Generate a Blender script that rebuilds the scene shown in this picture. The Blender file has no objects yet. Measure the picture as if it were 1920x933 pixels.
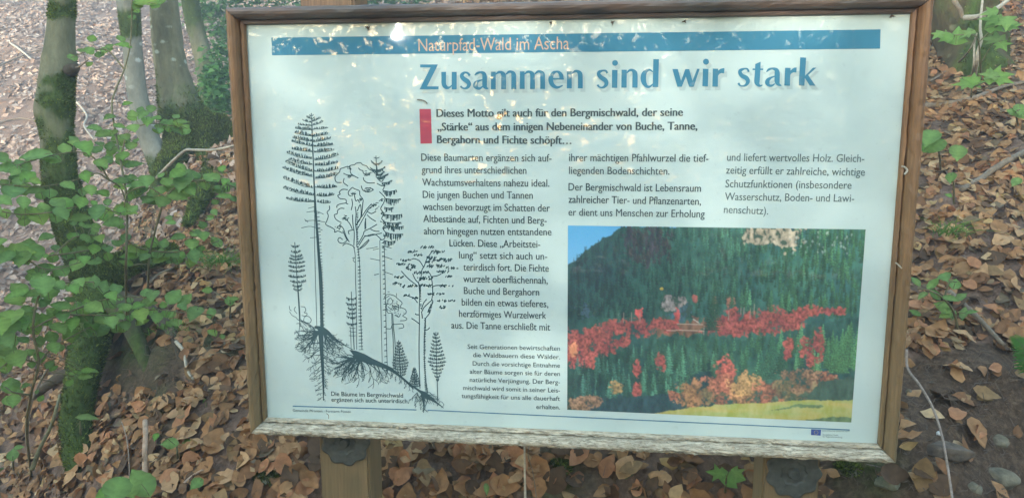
import bpy, bmesh, math, random
import numpy as np
from mathutils import Matrix, Vector
R = math.radians
random.seed(7); rng = np.random.default_rng(7)
S = bpy.context.scene
COL = S.collection

# ------------------------------------------------------------------ camera
F = 1455.6                       # focal length in photograph pixels
PW, PH = 1.10, 0.7157            # printed panel, metres
CORN = [(463, 48), (1705, 27), (1643, 829), (503, 780)]   # measured panel corners
def homog(P, Q):
    A = []
    for (x, y), (u, v) in zip(P, Q):
        A.append([x, y, 1, 0, 0, 0, -u*x, -u*y, -u]); A.append([0, 0, 0, x, y, 1, -v*x, -v*y, -v])
    return np.linalg.svd(np.array(A, float))[2][-1].reshape(3, 3)
HB = homog([(0, PH), (PW, PH), (PW, 0), (0, 0)], [(x-960, 466.5-y) for x, y in CORN])
_M = np.diag([1/F, 1/F, 1]) @ HB
_s = (np.linalg.norm(_M[:, 0])+np.linalg.norm(_M[:, 1]))/2
_M = _M/_s
if _M[2, 2] < 0: _M = -_M
r1 = _M[:, 0]/np.linalg.norm(_M[:, 0]); r2 = _M[:, 1]-r1*(_M[:, 1]@r1); r2 /= np.linalg.norm(r2)
r3 = np.cross(r2, r1)*1.0
if r3[2] < 0: r3 = -r3
t = _M[:, 2]
# board frame: X right, Y away from the viewer, Z up; (right, up, forward) = A @ world + t
A3 = np.stack([r1, r3, r2], axis=1)
CAM = -A3.T @ t
Z0 = 0.0                         # panel's lower edge is at z = 0; the path lies below
cam_data = bpy.data.cameras.new('camera'); cam = bpy.data.objects.new('camera', cam_data)
COL.objects.link(cam); S.camera = cam
right, up, fwd = A3[0], A3[1], A3[2]
m = Matrix(((right[0], up[0], -fwd[0], CAM[0]), (right[1], up[1], -fwd[1], CAM[1]), (right[2], up[2], -fwd[2], CAM[2]), (0, 0, 0, 1)))
cam.matrix_world = m
cam_data.sensor_width = 36; cam_data.lens = 36*F/1920; cam_data.clip_end = 500; cam_data.clip_start = 0.05
S.render.resolution_x = 1024; S.render.resolution_y = 497

# ------------------------------------------------------------------ sky, sun, exposure
SUN_EL, SUN_AZ = 6.5, 195.0      # azimuth from +Y clockwise; behind the viewer, a little to the left
w = bpy.data.worlds.new('World'); S.world = w; w.use_nodes = True
nt = w.node_tree; bg = nt.nodes['Background']
sky = nt.nodes.new('ShaderNodeTexSky'); sky.sky_type = 'NISHITA'; sky.sun_disc = False
sky.sun_elevation = R(SUN_EL); sky.sun_rotation = R(SUN_AZ); sky.air_density = 1.0; sky.dust_density = 0.8; sky.ozone_density = 1.6
nt.links.new(sky.outputs[0], bg.inputs[0]); bg.inputs[1].default_value = 0.15
sd = bpy.data.lights.new('sun', 'SUN'); sd.energy = 2.0; sd.angle = R(0.9); sd.color = (1.0, .985, .96)
sun = bpy.data.objects.new('sun', sd); COL.objects.link(sun)
d = Vector((math.sin(R(SUN_AZ))*math.cos(R(SUN_EL)), math.cos(R(SUN_AZ))*math.cos(R(SUN_EL)), math.sin(R(SUN_EL))))
sun.rotation_euler = d.to_track_quat('Z', 'Y').to_euler()
S.view_settings.view_transform = 'Standard'; S.view_settings.look = 'None'
S.view_settings.gamma = 1; S.view_settings.exposure = 3.9

# ------------------------------------------------------------------ helpers
def ray(px, py):
    v = np.array([(px-960)/F, (466.5-py)/F, 1.0]); v = A3.T @ v
    return v/np.linalg.norm(v)
def at(px, py, dist): return CAM + ray(px, py)*dist
def aty(px, py, y):                               # where the line of sight meets the plane y
    r = ray(px, py); return CAM + r*(y-CAM[1])/r[1]
def proj(P):
    P = np.atleast_2d(P); q = (P-CAM) @ A3.T
    return np.stack([960+F*q[:, 0]/q[:, 2], 466.5-F*q[:, 1]/q[:, 2], q[:, 2]], 1)
def tag(o, label=None, cat=None, group=None, kind=None):
    if label: o['label'] = label
    if cat: o['category'] = cat
    if group: o['group'] = group
    if kind: o['kind'] = kind
    return o
def link(name, me, mat=None, parent=None):
    if mat is not None and not me.materials: me.materials.append(mat)
    o = bpy.data.objects.new(name, me); COL.objects.link(o)
    if parent is not None: o.parent = parent
    return o
def mesh_np(name, V, Fc, cols=None, smooth=False):
    me = bpy.data.meshes.new(name)
    V = np.asarray(V, np.float32)
    if isinstance(Fc, np.ndarray):
        n, k = Fc.shape
        me.vertices.add(len(V)); me.vertices.foreach_set('co', V.ravel())
        me.loops.add(n*k); me.loops.foreach_set('vertex_index', Fc.astype(np.int32).ravel())
        me.polygons.add(n); me.polygons.foreach_set('loop_start', np.arange(0, n*k, k, dtype=np.int32))
        me.polygons.foreach_set('loop_total', np.full(n, k, np.int32))
        me.update(calc_edges=True); me.validate()
    else:
        me.from_pydata([tuple(map(float, v)) for v in V], [], Fc); me.update()
    if cols is not None:
        a = me.color_attributes.new('Col', 'FLOAT_COLOR', 'POINT')
        c = np.ones((len(V), 4), np.float32); c[:, :3] = cols; a.data.foreach_set('color', c.ravel())
    if smooth: me.polygons.foreach_set('use_smooth', np.ones(len(me.polygons), bool))
    return me
def empty(name, loc):
    o = bpy.data.objects.new(name, None); COL.objects.link(o); o.location = loc; o.empty_display_size = .05; return o
def adopt(parent, o):                              # parent without moving a mesh built in world coordinates
    o.parent = parent; o.matrix_parent_inverse = Matrix.Translation(parent.location).inverted(); return o
def catmull(P, n=6):
    P = np.asarray(P, float)
    if len(P) < 3: return P
    Q = np.vstack([2*P[0]-P[1], P, 2*P[-1]-P[-2]]); out = []
    for i in range(1, len(Q)-2):
        for k in range(n):
            u = k/n
            out.append(.5*((2*Q[i])+(-Q[i-1]+Q[i+1])*u+(2*Q[i-1]-5*Q[i]+4*Q[i+1]-Q[i+2])*u*u+(-Q[i-1]+3*Q[i]-3*Q[i+1]+Q[i+2])*u**3))
    out.append(P[-1]); return np.array(out)
_h = rng.random((64, 64, 64)).astype(np.float32)
def vnoise(P):
    P = np.asarray(P, float); i = np.floor(P).astype(int); f = P-i; f = f*f*(3-2*f); r = 0
    for a in (0, 1):
        for b in (0, 1):
            for c in (0, 1):
                wt = (f[:, 0] if a else 1-f[:, 0])*(f[:, 1] if b else 1-f[:, 1])*(f[:, 2] if c else 1-f[:, 2])
                r = r+wt*_h[(i[:, 0]+a) % 64, (i[:, 1]+b) % 64, (i[:, 2]+c) % 64]
    return r
def fbm(P, o=4):
    P = np.asarray(P, float); s = 0; am = .5
    for k in range(o): s = s+am*vnoise(P*2**k+17.3*k); am *= .5
    return s
def tube(P, rad, sides=12, rough=0.0, nscale=20, caps=True, seed=0):
    P = np.asarray(P, float); rad = np.asarray(rad, float)*np.ones(len(P)); n = len(P)
    T = np.gradient(P, axis=0); T /= np.linalg.norm(T, axis=1)[:, None]+1e-9
    ref = np.array([0.31, 0.95, 0.05]) if abs(T[:, 2]).mean() > .5 else np.array([0.05, .1, 1.0])
    V = []
    for i in range(n):
        a = np.cross(T[i], ref); a /= np.linalg.norm(a); b = np.cross(T[i], a)
        th = np.arange(sides)*2*math.pi/sides
        V.append(P[i]+rad[i]*(np.cos(th)[:, None]*a+np.sin(th)[:, None]*b))
    V = np.array(V)
    if rough:
        N = (V-P[:, None, :]); f = fbm(V.reshape(-1, 3)*nscale+seed, 3).reshape(n, sides)-.47
        V = V+N*(f*rough*2.5)[:, :, None]
    V = V.reshape(-1, 3); Fc = []
    for i in range(n-1):
        for j in range(sides):
            Fc.append((i*sides+j, i*sides+(j+1) % sides, (i+1)*sides+(j+1) % sides, (i+1)*sides+j))
    if caps:
        Fc.append(tuple(range(sides))[::-1]); Fc.append(tuple((n-1)*sides+j for j in range(sides)))
    return V, Fc
def tube_obj(name, P, rad, mat, parent=None, sides=12, rough=0, nscale=20, sub=6, seed=0, cols=None):
    Q = np.column_stack([np.asarray(P, float), np.asarray(rad, float)*np.ones(len(P))]); Q = catmull(Q, sub)
    V, Fc = tube(Q[:, :3], Q[:, 3], sides, rough, nscale, True, seed)
    me = mesh_np(name, V, Fc, cols(V) if cols else None, True)
    o = link(name, me, mat)
    if parent is not None: adopt(parent, o)
    return o
def join(parts):
    V = []; Fc = []; n = 0
    for v, f in parts:
        V.append(v); Fc += [tuple(i+n for i in q) for q in f]; n += len(v)
    return np.vstack(V), Fc

# ------------------------------------------------------------------ materials
class N:
    def __init__(s, name):
        s.m = bpy.data.materials.new(name); s.m.use_nodes = True; s.t = s.m.node_tree; s.b = s.t.nodes['Principled BSDF']
        s.out = s.t.nodes['Material Output']
    def n(s, typ, **k):
        o = s.t.nodes.new(typ)
        for a, v in k.items():
            if a.startswith('i_'):
                o.inputs[a[2:].replace('_', ' ')].default_value = v
            else: setattr(o, a, v)
        return o
    def l(s, a, b): s.t.links.new(a, b)
    def coord(s, scale=(1, 1, 1), kind='Object'):
        c = s.n('ShaderNodeTexCoord'); m_ = s.n('ShaderNodeMapping'); m_.inputs['Scale'].default_value = scale
        s.l(c.outputs[kind], m_.inputs[0]); return m_.outputs[0]
    def noise(s, scale, vec=None, detail=6, rough=.6):
        o = s.n('ShaderNodeTexNoise'); o.inputs['Scale'].default_value = scale; o.inputs['Detail'].default_value = detail
        o.inputs['Roughness'].default_value = rough
        if vec is not None: s.l(vec, o.inputs['Vector'])
        return o.outputs['Fac']
    def ramp(s, fac, stops):
        o = s.n('ShaderNodeValToRGB'); e = o.color_ramp.elements
        while len(e) < len(stops): e.new(.5)
        for k, (p, c) in zip(e, stops):
            k.position = p; k.color = (*c, 1) if isinstance(c, tuple) else (c, c, c, 1)
        s.l(fac, o.inputs[0]); return o.outputs[0]
    def mix(s, fac, a, b, mode='MIX'):
        o = s.n('ShaderNodeMix', data_type='RGBA', blend_type=mode)
        for k, v in ((0, fac), (6, a), (7, b)):
            if isinstance(v, (int, float)): o.inputs[k].default_value = v
            elif isinstance(v, tuple): o.inputs[k].default_value = (*v, 1)
            else: s.l(v, o.inputs[k])
        return o.outputs[2]
    def bump(s, h, strength=.4, dist=.01):
        o = s.n('ShaderNodeBump'); o.inputs['Strength'].default_value = strength; o.inputs['Distance'].default_value = dist
        s.l(h, o.inputs['Height']); s.l(o.outputs[0], s.b.inputs['Normal']); return o
    def color(s, c): s.l(c, s.b.inputs['Base Color']) if not isinstance(c, tuple) else setattr(s.b.inputs['Base Color'], 'default_value', (*c, 1))
    def rough(s, r): s.b.inputs['Roughness'].default_value = r
def attr_mat(name, rough=.7, transl=0.0, spec=.3, var=.25, nscale=60):
    k = N(name); a = k.n('ShaderNodeAttribute', attribute_name='Col')
    nz = k.noise(nscale, k.coord(), 3)
    c = k.mix(var, a.outputs['Color'], k.ramp(nz, [(.3, .35), (.7, 1.0)]), 'MULTIPLY')
    k.color(c); k.rough(rough); k.b.inputs['Specular IOR Level'].default_value = spec
    if transl:
        tr = k.n('ShaderNodeBsdfTranslucent'); k.l(c, tr.inputs[0]); mx = k.n('ShaderNodeMixShader'); mx.inputs[0].default_value = transl
        k.l(k.b.outputs[0], mx.inputs[1]); k.l(tr.outputs[0], mx.inputs[2]); k.l(mx.outputs[0], k.out.inputs[0])
    return k.m
def print_mat(name, col=None, grime=.25):        # ink and paper under one clear laminate
    k = N(name); v = k.coord(kind='Generated')
    geo = k.n('ShaderNodeNewGeometry'); pos = geo.outputs['Position']
    if col is None:
        a = k.n('ShaderNodeAttribute', attribute_name='Col'); c = a.outputs['Color']
    else: c = col
    k.color(c)
    k.rough(.6); k.b.inputs['Specular IOR Level'].default_value = .2
    k.b.inputs['Coat Weight'].default_value = 1.0; k.b.inputs['Coat IOR'].default_value = 1.5
    rr = k.noise(9, pos, 5); rv = k.n('ShaderNodeMapRange'); rv.inputs[3].default_value = .008; rv.inputs[4].default_value = .03
    rv.inputs[1].default_value = .35; rv.inputs[2].default_value = .75
    k.l(rr, rv.inputs[0]); k.l(rv.outputs[0], k.b.inputs['Coat Roughness'])
    nz = k.noise(14, pos, 2); bp = k.n('ShaderNodeBump'); bp.inputs['Strength'].default_value = .06; bp.inputs['Distance'].default_value = .003
    k.l(nz, bp.inputs['Height']); k.l(bp.outputs[0], k.b.inputs['Coat Normal'])
    return k, pos
def paper():
    k, pos = print_mat('paper')
    base = (.57, .675, .60)
    dirt = k.ramp(k.noise(60, pos, 8, .75), [(.58, 1.0), (.74, .86)])
    sm = k.ramp(k.noise(6, pos, 4, .6), [(.3, .93), (.7, 1.0)])
    c = k.mix(1.0, base, dirt, 'MULTIPLY'); c = k.mix(1.0, c, sm, 'MULTIPLY')
    # fine specks of dirt on the laminate
    vo = k.n('ShaderNodeTexVoronoi'); vo.inputs['Scale'].default_value = 55; k.l(pos, vo.inputs['Vector'])
    sp = k.ramp(vo.outputs['Distance'], [(.035, .55), (.06, 1.0)]); c = k.mix(.35, c, k.mix(1.0, c, sp, 'MULTIPLY'))
    k.color(c); return k.m
M = {}
M['paper'] = paper()
M['ink_teal'] = print_mat('teal_ink', (.05, .215, .30))[0].m
M['ink_dark'] = print_mat('dark_ink', (.055, .085, .085))[0].m
M['ink_line'] = print_mat('drawing_ink', (.05, .10, .105))[0].m
M['ink_orange'] = print_mat('orange_ink', (.66, .44, .30))[0].m
M['ink_red'] = print_mat('red_ink', (.48, .07, .10))[0].m
M['ink_blue'] = print_mat('blue_ink', (.05, .09, .28))[0].m
M['ink_rule'] = print_mat('rule_ink', (.05, .18, .28))[0].m
M['ink_shadow'] = print_mat('title_shadow_ink', (.455, .545, .49))[0].m
M['ink_shadow2'] = print_mat('title_shadow_edge_ink', (.52, .62, .555))[0].m
M['ink_yellow'] = print_mat('yellow_ink', (.7, .55, .05))[0].m
M['photo'] = print_mat('photo_print')[0].m
def wood(name, axis, dark, light, weather=0.0, grey=(.30, .27, .20)):
    k = N(name); sc = [26, 26, 26]; sc[axis] = 1.6
    v = k.coord(tuple(sc)); nz = k.noise(3.0, v, 8, .65)
    sc2 = [120, 120, 120]; sc2[axis] = 5; n2 = k.noise(2.0, k.coord(tuple(sc2)), 5, .7)
    c = k.ramp(nz, [(.3, dark), (.7, light)])
    c = k.mix(.6, c, k.ramp(n2, [(.36, .3), (.6, 1.0)]), 'MULTIPLY')
    kn = k.n('ShaderNodeTexVoronoi'); kn.inputs['Scale'].default_value = 1.0; kv = [9, 9, 9]; kv[axis] = 4; k.l(k.coord(tuple(kv)), kn.inputs['Vector'])
    c = k.mix(1.0, c, k.ramp(kn.outputs['Distance'], [(.05, .35), (.13, 1.0)]), 'MULTIPLY')
    blot = k.noise(7, k.coord(), 4)
    c = k.mix(k.ramp(blot, [(.45, 0.0), (.7, .45)]), c, grey)
    if axis == 2:                              # sun-bleached, algae-stained towards the foot
        g = k.n('ShaderNodeNewGeometry'); sx = k.n('ShaderNodeSeparateXYZ'); k.l(g.outputs['Position'], sx.inputs[0])
        mr = k.n('ShaderNodeMapRange'); mr.inputs[1].default_value = .55; mr.inputs[2].default_value = -.02
        mr.inputs[3].default_value = 0; mr.inputs[4].default_value = .75; k.l(sx.outputs[2], mr.inputs[0])
        c = k.mix(mr.outputs[0], c, k.mix(n2, (.10, .072, .028), (.25, .19, .09)))
    if weather:
        fl = k.noise(5, k.coord((9, 60, 60)), 9, .8)
        fl2 = k.noise(90, k.coord((.25, 1, 1)), 6, .8)
        f = k.mix(.5, k.ramp(fl, [(.42, 0.0), (.52, 1.0)]), k.ramp(fl2, [(.43, 0.0), (.56, 1.0)]), 'MULTIPLY')
        c = k.mix(f, k.mix(n2, (.16, .13, .08), (.34, .28, .18)), (.66, .58, .41))
        k.bump(k.mix(.5, n2, f), .8, .002)
    else: k.bump(k.mix(.5, nz, n2), .5, .0015)
    k.color(c); k.rough(.55 if not weather else .85); return k.m
M['wood_v'] = wood('stained_wood_upright', 2, (.15, .062, .018), (.31, .15, .05), grey=(.22, .13, .05))
M['wood_t'] = wood('stained_wood_top', 0, (.085, .055, .038), (.19, .125, .085), grey=(.13, .14, .12))
M['wood_b'] = wood('weathered_wood', 0, (.24, .19, .12), (.45, .38, .26), weather=1)
M['post'] = wood('post_wood', 2, (.13, .06, .024), (.33, .175, .075), grey=(.19, .13, .06))
def metal():
    k = N('dull_zinc'); c = k.ramp(k.noise(60, k.coord(), 5), [(.3, (.042, .045, .036)), (.7, (.10, .105, .085))])
    k.color(c); k.b.inputs['Metallic'].default_value = .2; k.rough(.7); k.bump(k.noise(160, k.coord(), 5), .5, .002); return k.m
M['zinc'] = metal()
def soil():
    k = N('forest_soil'); a = k.n('ShaderNodeAttribute', attribute_name='Col'); sx = k.n('ShaderNodeSeparateColor'); k.l(a.outputs['Color'], sx.inputs[0])
    n1 = k.noise(9, k.coord(), 8, .7); n2 = k.noise(70, k.coord(), 8, .75)
    so = k.ramp(n2, [(.25, (.022, .015, .009)), (.5, (.085, .055, .032)), (.75, (.20, .135, .08))])
    lit = k.ramp(n2, [(.3, (.11, .07, .045)), (.6, (.26, .17, .115)), (.8, (.38, .27, .19))])
    ms = k.ramp(n2, [(.3, (.02, .035, .008)), (.7, (.08, .13, .025))])
    c = k.mix(sx.outputs[0], so, lit)
    gm = k.n('ShaderNodeMath', operation='MULTIPLY'); k.l(sx.outputs[1], gm.inputs[0]); k.l(k.ramp(n1, [(.4, .2), (.6, 1.0)]), gm.inputs[1])
    c = k.mix(gm.outputs[0], c, ms); k.color(c); k.rough(.95); k.b.inputs['Specular IOR Level'].default_value = .15
    k.bump(k.mix(.6, n1, n2), .9, .02); return k.m
M['soil'] = soil()
M['dead'] = attr_mat('dead_leaf', .75, .15, .25, .45, 90)
M['dead_big'] = attr_mat('dead_leaf_near', .75, .15, .25, .5, 5)
M['green'] = attr_mat('green_leaf', .6, .45, .22, .25, 9)
M['moss'] = attr_mat('moss', .95, .2, .1, .1, 30)
def bark(name, a, b, lich, mossy=True):
    k = N(name); at_ = k.n('ShaderNodeAttribute', attribute_name='Col'); sx = k.n('ShaderNodeSeparateColor'); k.l(at_.outputs['Color'], sx.inputs[0])
    n1 = k.noise(14, k.coord((1, 1, .35)), 7, .7); n2 = k.noise(55, k.coord((1, 1, .5)), 7, .75)
    c = k.ramp(n1, [(.3, a), (.7, b)]); c = k.mix(.5, c, k.ramp(n2, [(.3, .45), (.7, 1.0)]), 'MULTIPLY')
    vo = k.n('ShaderNodeTexVoronoi'); vo.inputs['Scale'].default_value = 12; k.l(k.coord((1, 1, 1.7)), vo.inputs['Vector'])
    lm = k.ramp(k.mix(.35, vo.outputs['Distance'], n2), [(.27, 1.0), (.36, 0.0)])
    c = k.mix(k.mix(1.0, lm, k.ramp(k.noise(2.2, k.coord(), 2), [(.44, 0.0), (.54, .8)]), 'MULTIPLY'), c, lich)
    ms = k.ramp(n2, [(.3, (.022, .035, .008)), (.7, (.09, .13, .028))])
    ad = k.n('ShaderNodeMath', operation='ADD'); k.l(sx.outputs[1], ad.inputs[0]); k.l(n1, ad.inputs[1])
    c = k.mix(k.ramp(ad.outputs[0], [(.72, 0.0), (.95, 1.0)]), c, ms)
    k.color(c); k.rough(.9); k.b.inputs['Specular IOR Level'].default_value = .15; k.bump(k.mix(.5, n1, n2), .8, .012); return k.m
M['bark'] = bark('beech_bark', (.10, .10, .052), (.27, .26, .155), (.42, .46, .36))
M['bark_pale'] = bark('pale_bark', (.17, .17, .125), (.31, .305, .235), (.5, .52, .45))
M['bark_root'] = bark('root_bark', (.05, .04, .025), (.14, .11, .07), (.25, .25, .18))
M['bark_stump'] = bark('stump_bark', (.05, .04, .018), (.15, .115, .055), (.2, .19, .1))
def plain(name, a, b, sc=60, rough=.85, bump=.5, axis=(1, 1, 1)):
    k = N(name); nz = k.noise(sc, k.coord(axis), 7, .7); k.color(k.ramp(nz, [(.3, a), (.7, b)])); k.rough(rough); k.bump(nz, bump, .004); return k.m
M['twig'] = plain('twig_bark', (.10, .075, .045), (.26, .2, .13), 80)
M['twig_green'] = plain('green_twig', (.08, .07, .03), (.2, .18, .08), 80)
M['twig_pale'] = plain('pale_dead_wood', (.26, .22, .15), (.52, .46, .34), 60)
M['stick_red'] = plain('bare_stick', (.26, .17, .10), (.5, .36, .25), 60)
M['root'] = plain('bare_root', (.16, .12, .085), (.36, .29, .22), 90)
M['rootlet'] = plain('fine_root', (.06, .045, .03), (.19, .14, .10), 90)
M['stone'] = plain('limestone', (.045, .037, .022), (.23, .20, .125), 30, .95, 1.0)
M['stone_moss'] = plain('mossy_stone', (.035, .045, .018), (.24, .24, .15), 26, .95, .9)
M['pebble'] = plain('white_pebble', (.5, .48, .42), (.75, .73, .66), 30)
M['clod'] = plain('soil_clod', (.035, .026, .016), (.15, .11, .07), 40, .95, .9)

# ------------------------------------------------------------------ ground
CP = [  # (photo x, photo y, distance): read off leaf size and perspective
 (1910,925,1.72),(1750,925,1.70),(1560,925,1.70),(1300,925,1.72),(1000,925,1.76),(760,925,1.78),(560,925,1.82),(430,925,1.88),(300,925,1.98),(190,925,2.2),(40,925,2.7),
 (1900,690,2.02),(1740,690,1.97),(1560,690,1.97),(1300,700,2.0),(1000,700,2.05),(720,700,2.1),(470,700,2.12),
 (1900,500,2.4),(1750,500,2.36),(1500,500,2.4),(1200,500,2.45),(900,500,2.5),(650,500,2.6),
 (1900,300,2.9),(1750,300,2.85),(1500,300,3.0),(1200,300,3.2),(900,300,3.5),(650,300,3.7),
 (1900,150,3.5),(1760,130,3.5),(1900,10,4.6),(1500,60,4.4),(1200,60,5.0),(900,60,5.6),(650,60,6.2),
 (440,600,2.4),(440,500,2.75),(432,400,3.5),(400,330,4.3),(330,312,4.7),
 (350,600,2.42),(350,700,2.22),(340,820,2.05),(300,640,2.4),(260,720,2.42),(240,800,2.3),(350,480,3.0),(290,480,3.0),(230,560,2.8),(215,520,2.95),
 (150,760,2.75),(160,850,2.45),(80,850,2.95),(30,760,3.9),(90,720,4.2),(90,640,5.4),(30,600,6.2),(60,520,7.4),
 (30,430,8.4),(200,400,7.6),(50,300,9.2),(200,300,8.8),(50,200,10.3),(230,150,10.6),(50,60,12.4),(250,20,13.6),(420,10,14.5),(290,350,6.8),(410,200,9.5),(430,80,12.5)]
CPW = np.array([at(*c) for c in CP])
EX = []
for x in np.linspace(-8, 8, 9): EX += [(x, -1.6-abs(x)*.02, -.93), (x, -6, -.9), (x, -.9, -.93)]
for x in (-8, -4, -2): EX.append((x, .0, -1.0))
for x in (1.9, 2.6, 4): EX += [(x, .15, -.85)]
for x in (-.8, .2, .8, 1.4): EX += [(x, .02, -.86)]
for x, y, z in ((5, 3, 1.7), (8, 6, 4.2), (3, 8, 4.0), (-2, 15, 5.5), (-8, 16, 5.5), (-14, 14, 4.5), (10, 14, 8), (2, 20, 9), (-20, 20, 8), (20, 20, 12), (-16, 6, .3), (-9, 2.5, -1.6), (5, .6, -.2), (8, 1, .6)): EX.append((x, y, z))
CPW = np.vstack([CPW, np.array(EX, float)])
_xy = CPW[:, :2]; _n = len(CPW)
_D = np.linalg.norm(_xy[:, None]-_xy[None], axis=2)
def _ker(r): return r
_A = np.zeros((_n+3, _n+3)); _A[:_n, :_n] = _ker(_D)-np.eye(_n)*.03; _A[:_n, _n:] = np.column_stack([np.ones(_n), _xy]); _A[_n:, :_n] = _A[:_n, _n:].T
_W = np.linalg.solve(_A, np.concatenate([CPW[:, 2], np.zeros(3)]))
def HT(x, y, rough=True):
    x = np.asarray(x, float).ravel(); y = np.asarray(y, float).ravel(); z = np.empty(len(x))
    for a in range(0, len(x), 20000):
        X = x[a:a+20000]; Y = y[a:a+20000]; r = np.hypot(X[:, None]-_xy[None, :, 0], Y[:, None]-_xy[None, :, 1])
        z[a:a+20000] = _ker(r) @ _W[:_n]+_W[_n]+_W[_n+1]*X+_W[_n+2]*Y
    far = np.clip((np.hypot(x, y)-24)/20, 0, 1); z = z*(1-far)+far*np.clip(z, -3, 9)
    if rough:
        P = np.column_stack([x, y, z]); bank = np.clip((y+.1)/.3, .15, 1)
        z = z+(fbm(P*np.array([3, 3, 0])+5, 4)-.47)*.12*bank+(fbm(P*np.array([14, 14, 0])+9, 3)-.44)*.035*bank
    return z
def HN(x, y, e=.03):
    gx = (HT(x+e, y)-HT(x-e, y))/(2*e); gy = (HT(x, y+e)-HT(x, y-e))/(2*e)
    n = np.column_stack([-gx, -gy, np.ones(len(gx))]); return n/np.linalg.norm(n, axis=1)[:, None]
def litter(P):                                  # how much leaf litter lies here: the cut soil face has little
    q = proj(P); px, py = q[:, 0], q[:, 1]
    L = np.ones(len(P)); near = (P[:, 1] < 3.2) & (q[:, 2] > 0)
    wob = (fbm(P*np.array([4, 4, 4]), 3)-.45)*160
    cut = near & (px > 1560) & (py+wob > 665); L[cut] = .12
    mid = near & (px > 980) & (px <= 1560) & (py+wob > 780); L[mid] = .85
    hol = near & (px > 190) & (px < 345) & (py+wob*.4 > 600) & (py+wob*.4 < 745); L[hol] = .10
    return L
az = np.concatenate([np.linspace(-180, -50, 36)[:-1], np.linspace(-50, 48, 300), np.linspace(48, 180, 36)[1:-1]])
rad = np.concatenate([[.05], np.geomspace(.25, 1.2, 14)[:-1], np.linspace(1.2, 4.2, 170)[:-1], np.geomspace(4.2, 44, 80)])
AZ, RD = np.meshgrid(np.radians(az), rad, indexing='ij')
GX = (CAM[0]+RD*np.sin(AZ)).ravel(); GY = (CAM[1]+RD*np.cos(AZ)).ravel(); GZ = HT(GX, GY)
GV = np.column_stack([GX, GY, GZ]); na, nr = AZ.shape
ii, jj = np.meshgrid(np.arange(na), np.arange(nr-1), indexing='ij'); i2 = (ii+1) % na
GF = np.stack([ii*nr+jj, ii*nr+jj+1, i2*nr+jj+1, i2*nr+jj], -1).reshape(-1, 4)
GC = np.zeros((len(GV), 3)); GC[:, 0] = np.clip(litter(GV), 0, 1)
pj = proj(GV); nearm = (GV[:, 1] < 4.5) & (pj[:, 2] > 0)
for (mx, my, mr) in ((420, 620, 60), (400, 640, 50), (230, 450, 90), (330, 340, 90), (290, 770, 40), (1040, 890, 60), (1620, 880, 60), (400, 290, 70), (1830, 120, 80), (250, 640, 60)):
    GC[:, 1] = np.maximum(GC[:, 1], nearm*np.exp(-((pj[:, 0]-mx)**2+(pj[:, 1]-my)**2)/(mr*mr)))
ground = link('ground', mesh_np('ground', GV, GF, GC, True), M['soil']); tag(ground, kind='structure')

# ------------------------------------------------------------------ leaves
def leaf_template(nl=3, ser=0.0, wid=.46, tip=.15, cut=0.0):
    """rows along the midrib (x 0..1), three verts across; returns V (n,3) with y = across and quads/tris"""
    V = [(0, 0, 0)]; 
    for i in range(1, nl+1):
        u = i/(nl+1); h = wid*math.sin(math.pi*u**(.82+tip*.6))**.95*(1-.12*u)
        V += [(u-cut*.04*(i % 2), -h*(1-ser*(i % 2)), 0), (u, 0, 0), (u-cut*.04*(i % 2), h*(1-ser*((i+1) % 2)), 0)]
    V.append((1, 0, 0)); V = np.array(V, float); Fq = []
    Fq += [(0, 1, 2, 2), (0, 2, 3, 3)]
    for i in range(nl-1):
        a = 1+3*i; Fq += [(a, a+3, a+4, a+1), (a+1, a+4, a+5, a+2)]
    a = 1+3*(nl-1); e = len(V)-1; Fq += [(a, e, a+1, a+1), (a+1, e, a+2, a+2)]
    T = []
    for q in Fq:
        T.append((q[0], q[1], q[2]))
        if q[3] != q[2]: T.append((q[0], q[2], q[3]))
    return V, np.array(T)
PAL = np.array([(.40, .225, .125), (.33, .175, .095), (.46, .28, .175), (.24, .12, .065), (.52, .36, .24), (.36, .17, .10), (.16, .085, .05), (.43, .29, .15), (.30, .19, .11), (.20, .15, .11), (.10, .06, .04)])
PAL = PAL*np.array([1.04, 1.02, .76]); PALP = np.array([.2, .2, .15, .12, .08, .1,   .06, .05, .04, .07, .07]); PALP /= PALP.sum()
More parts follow.
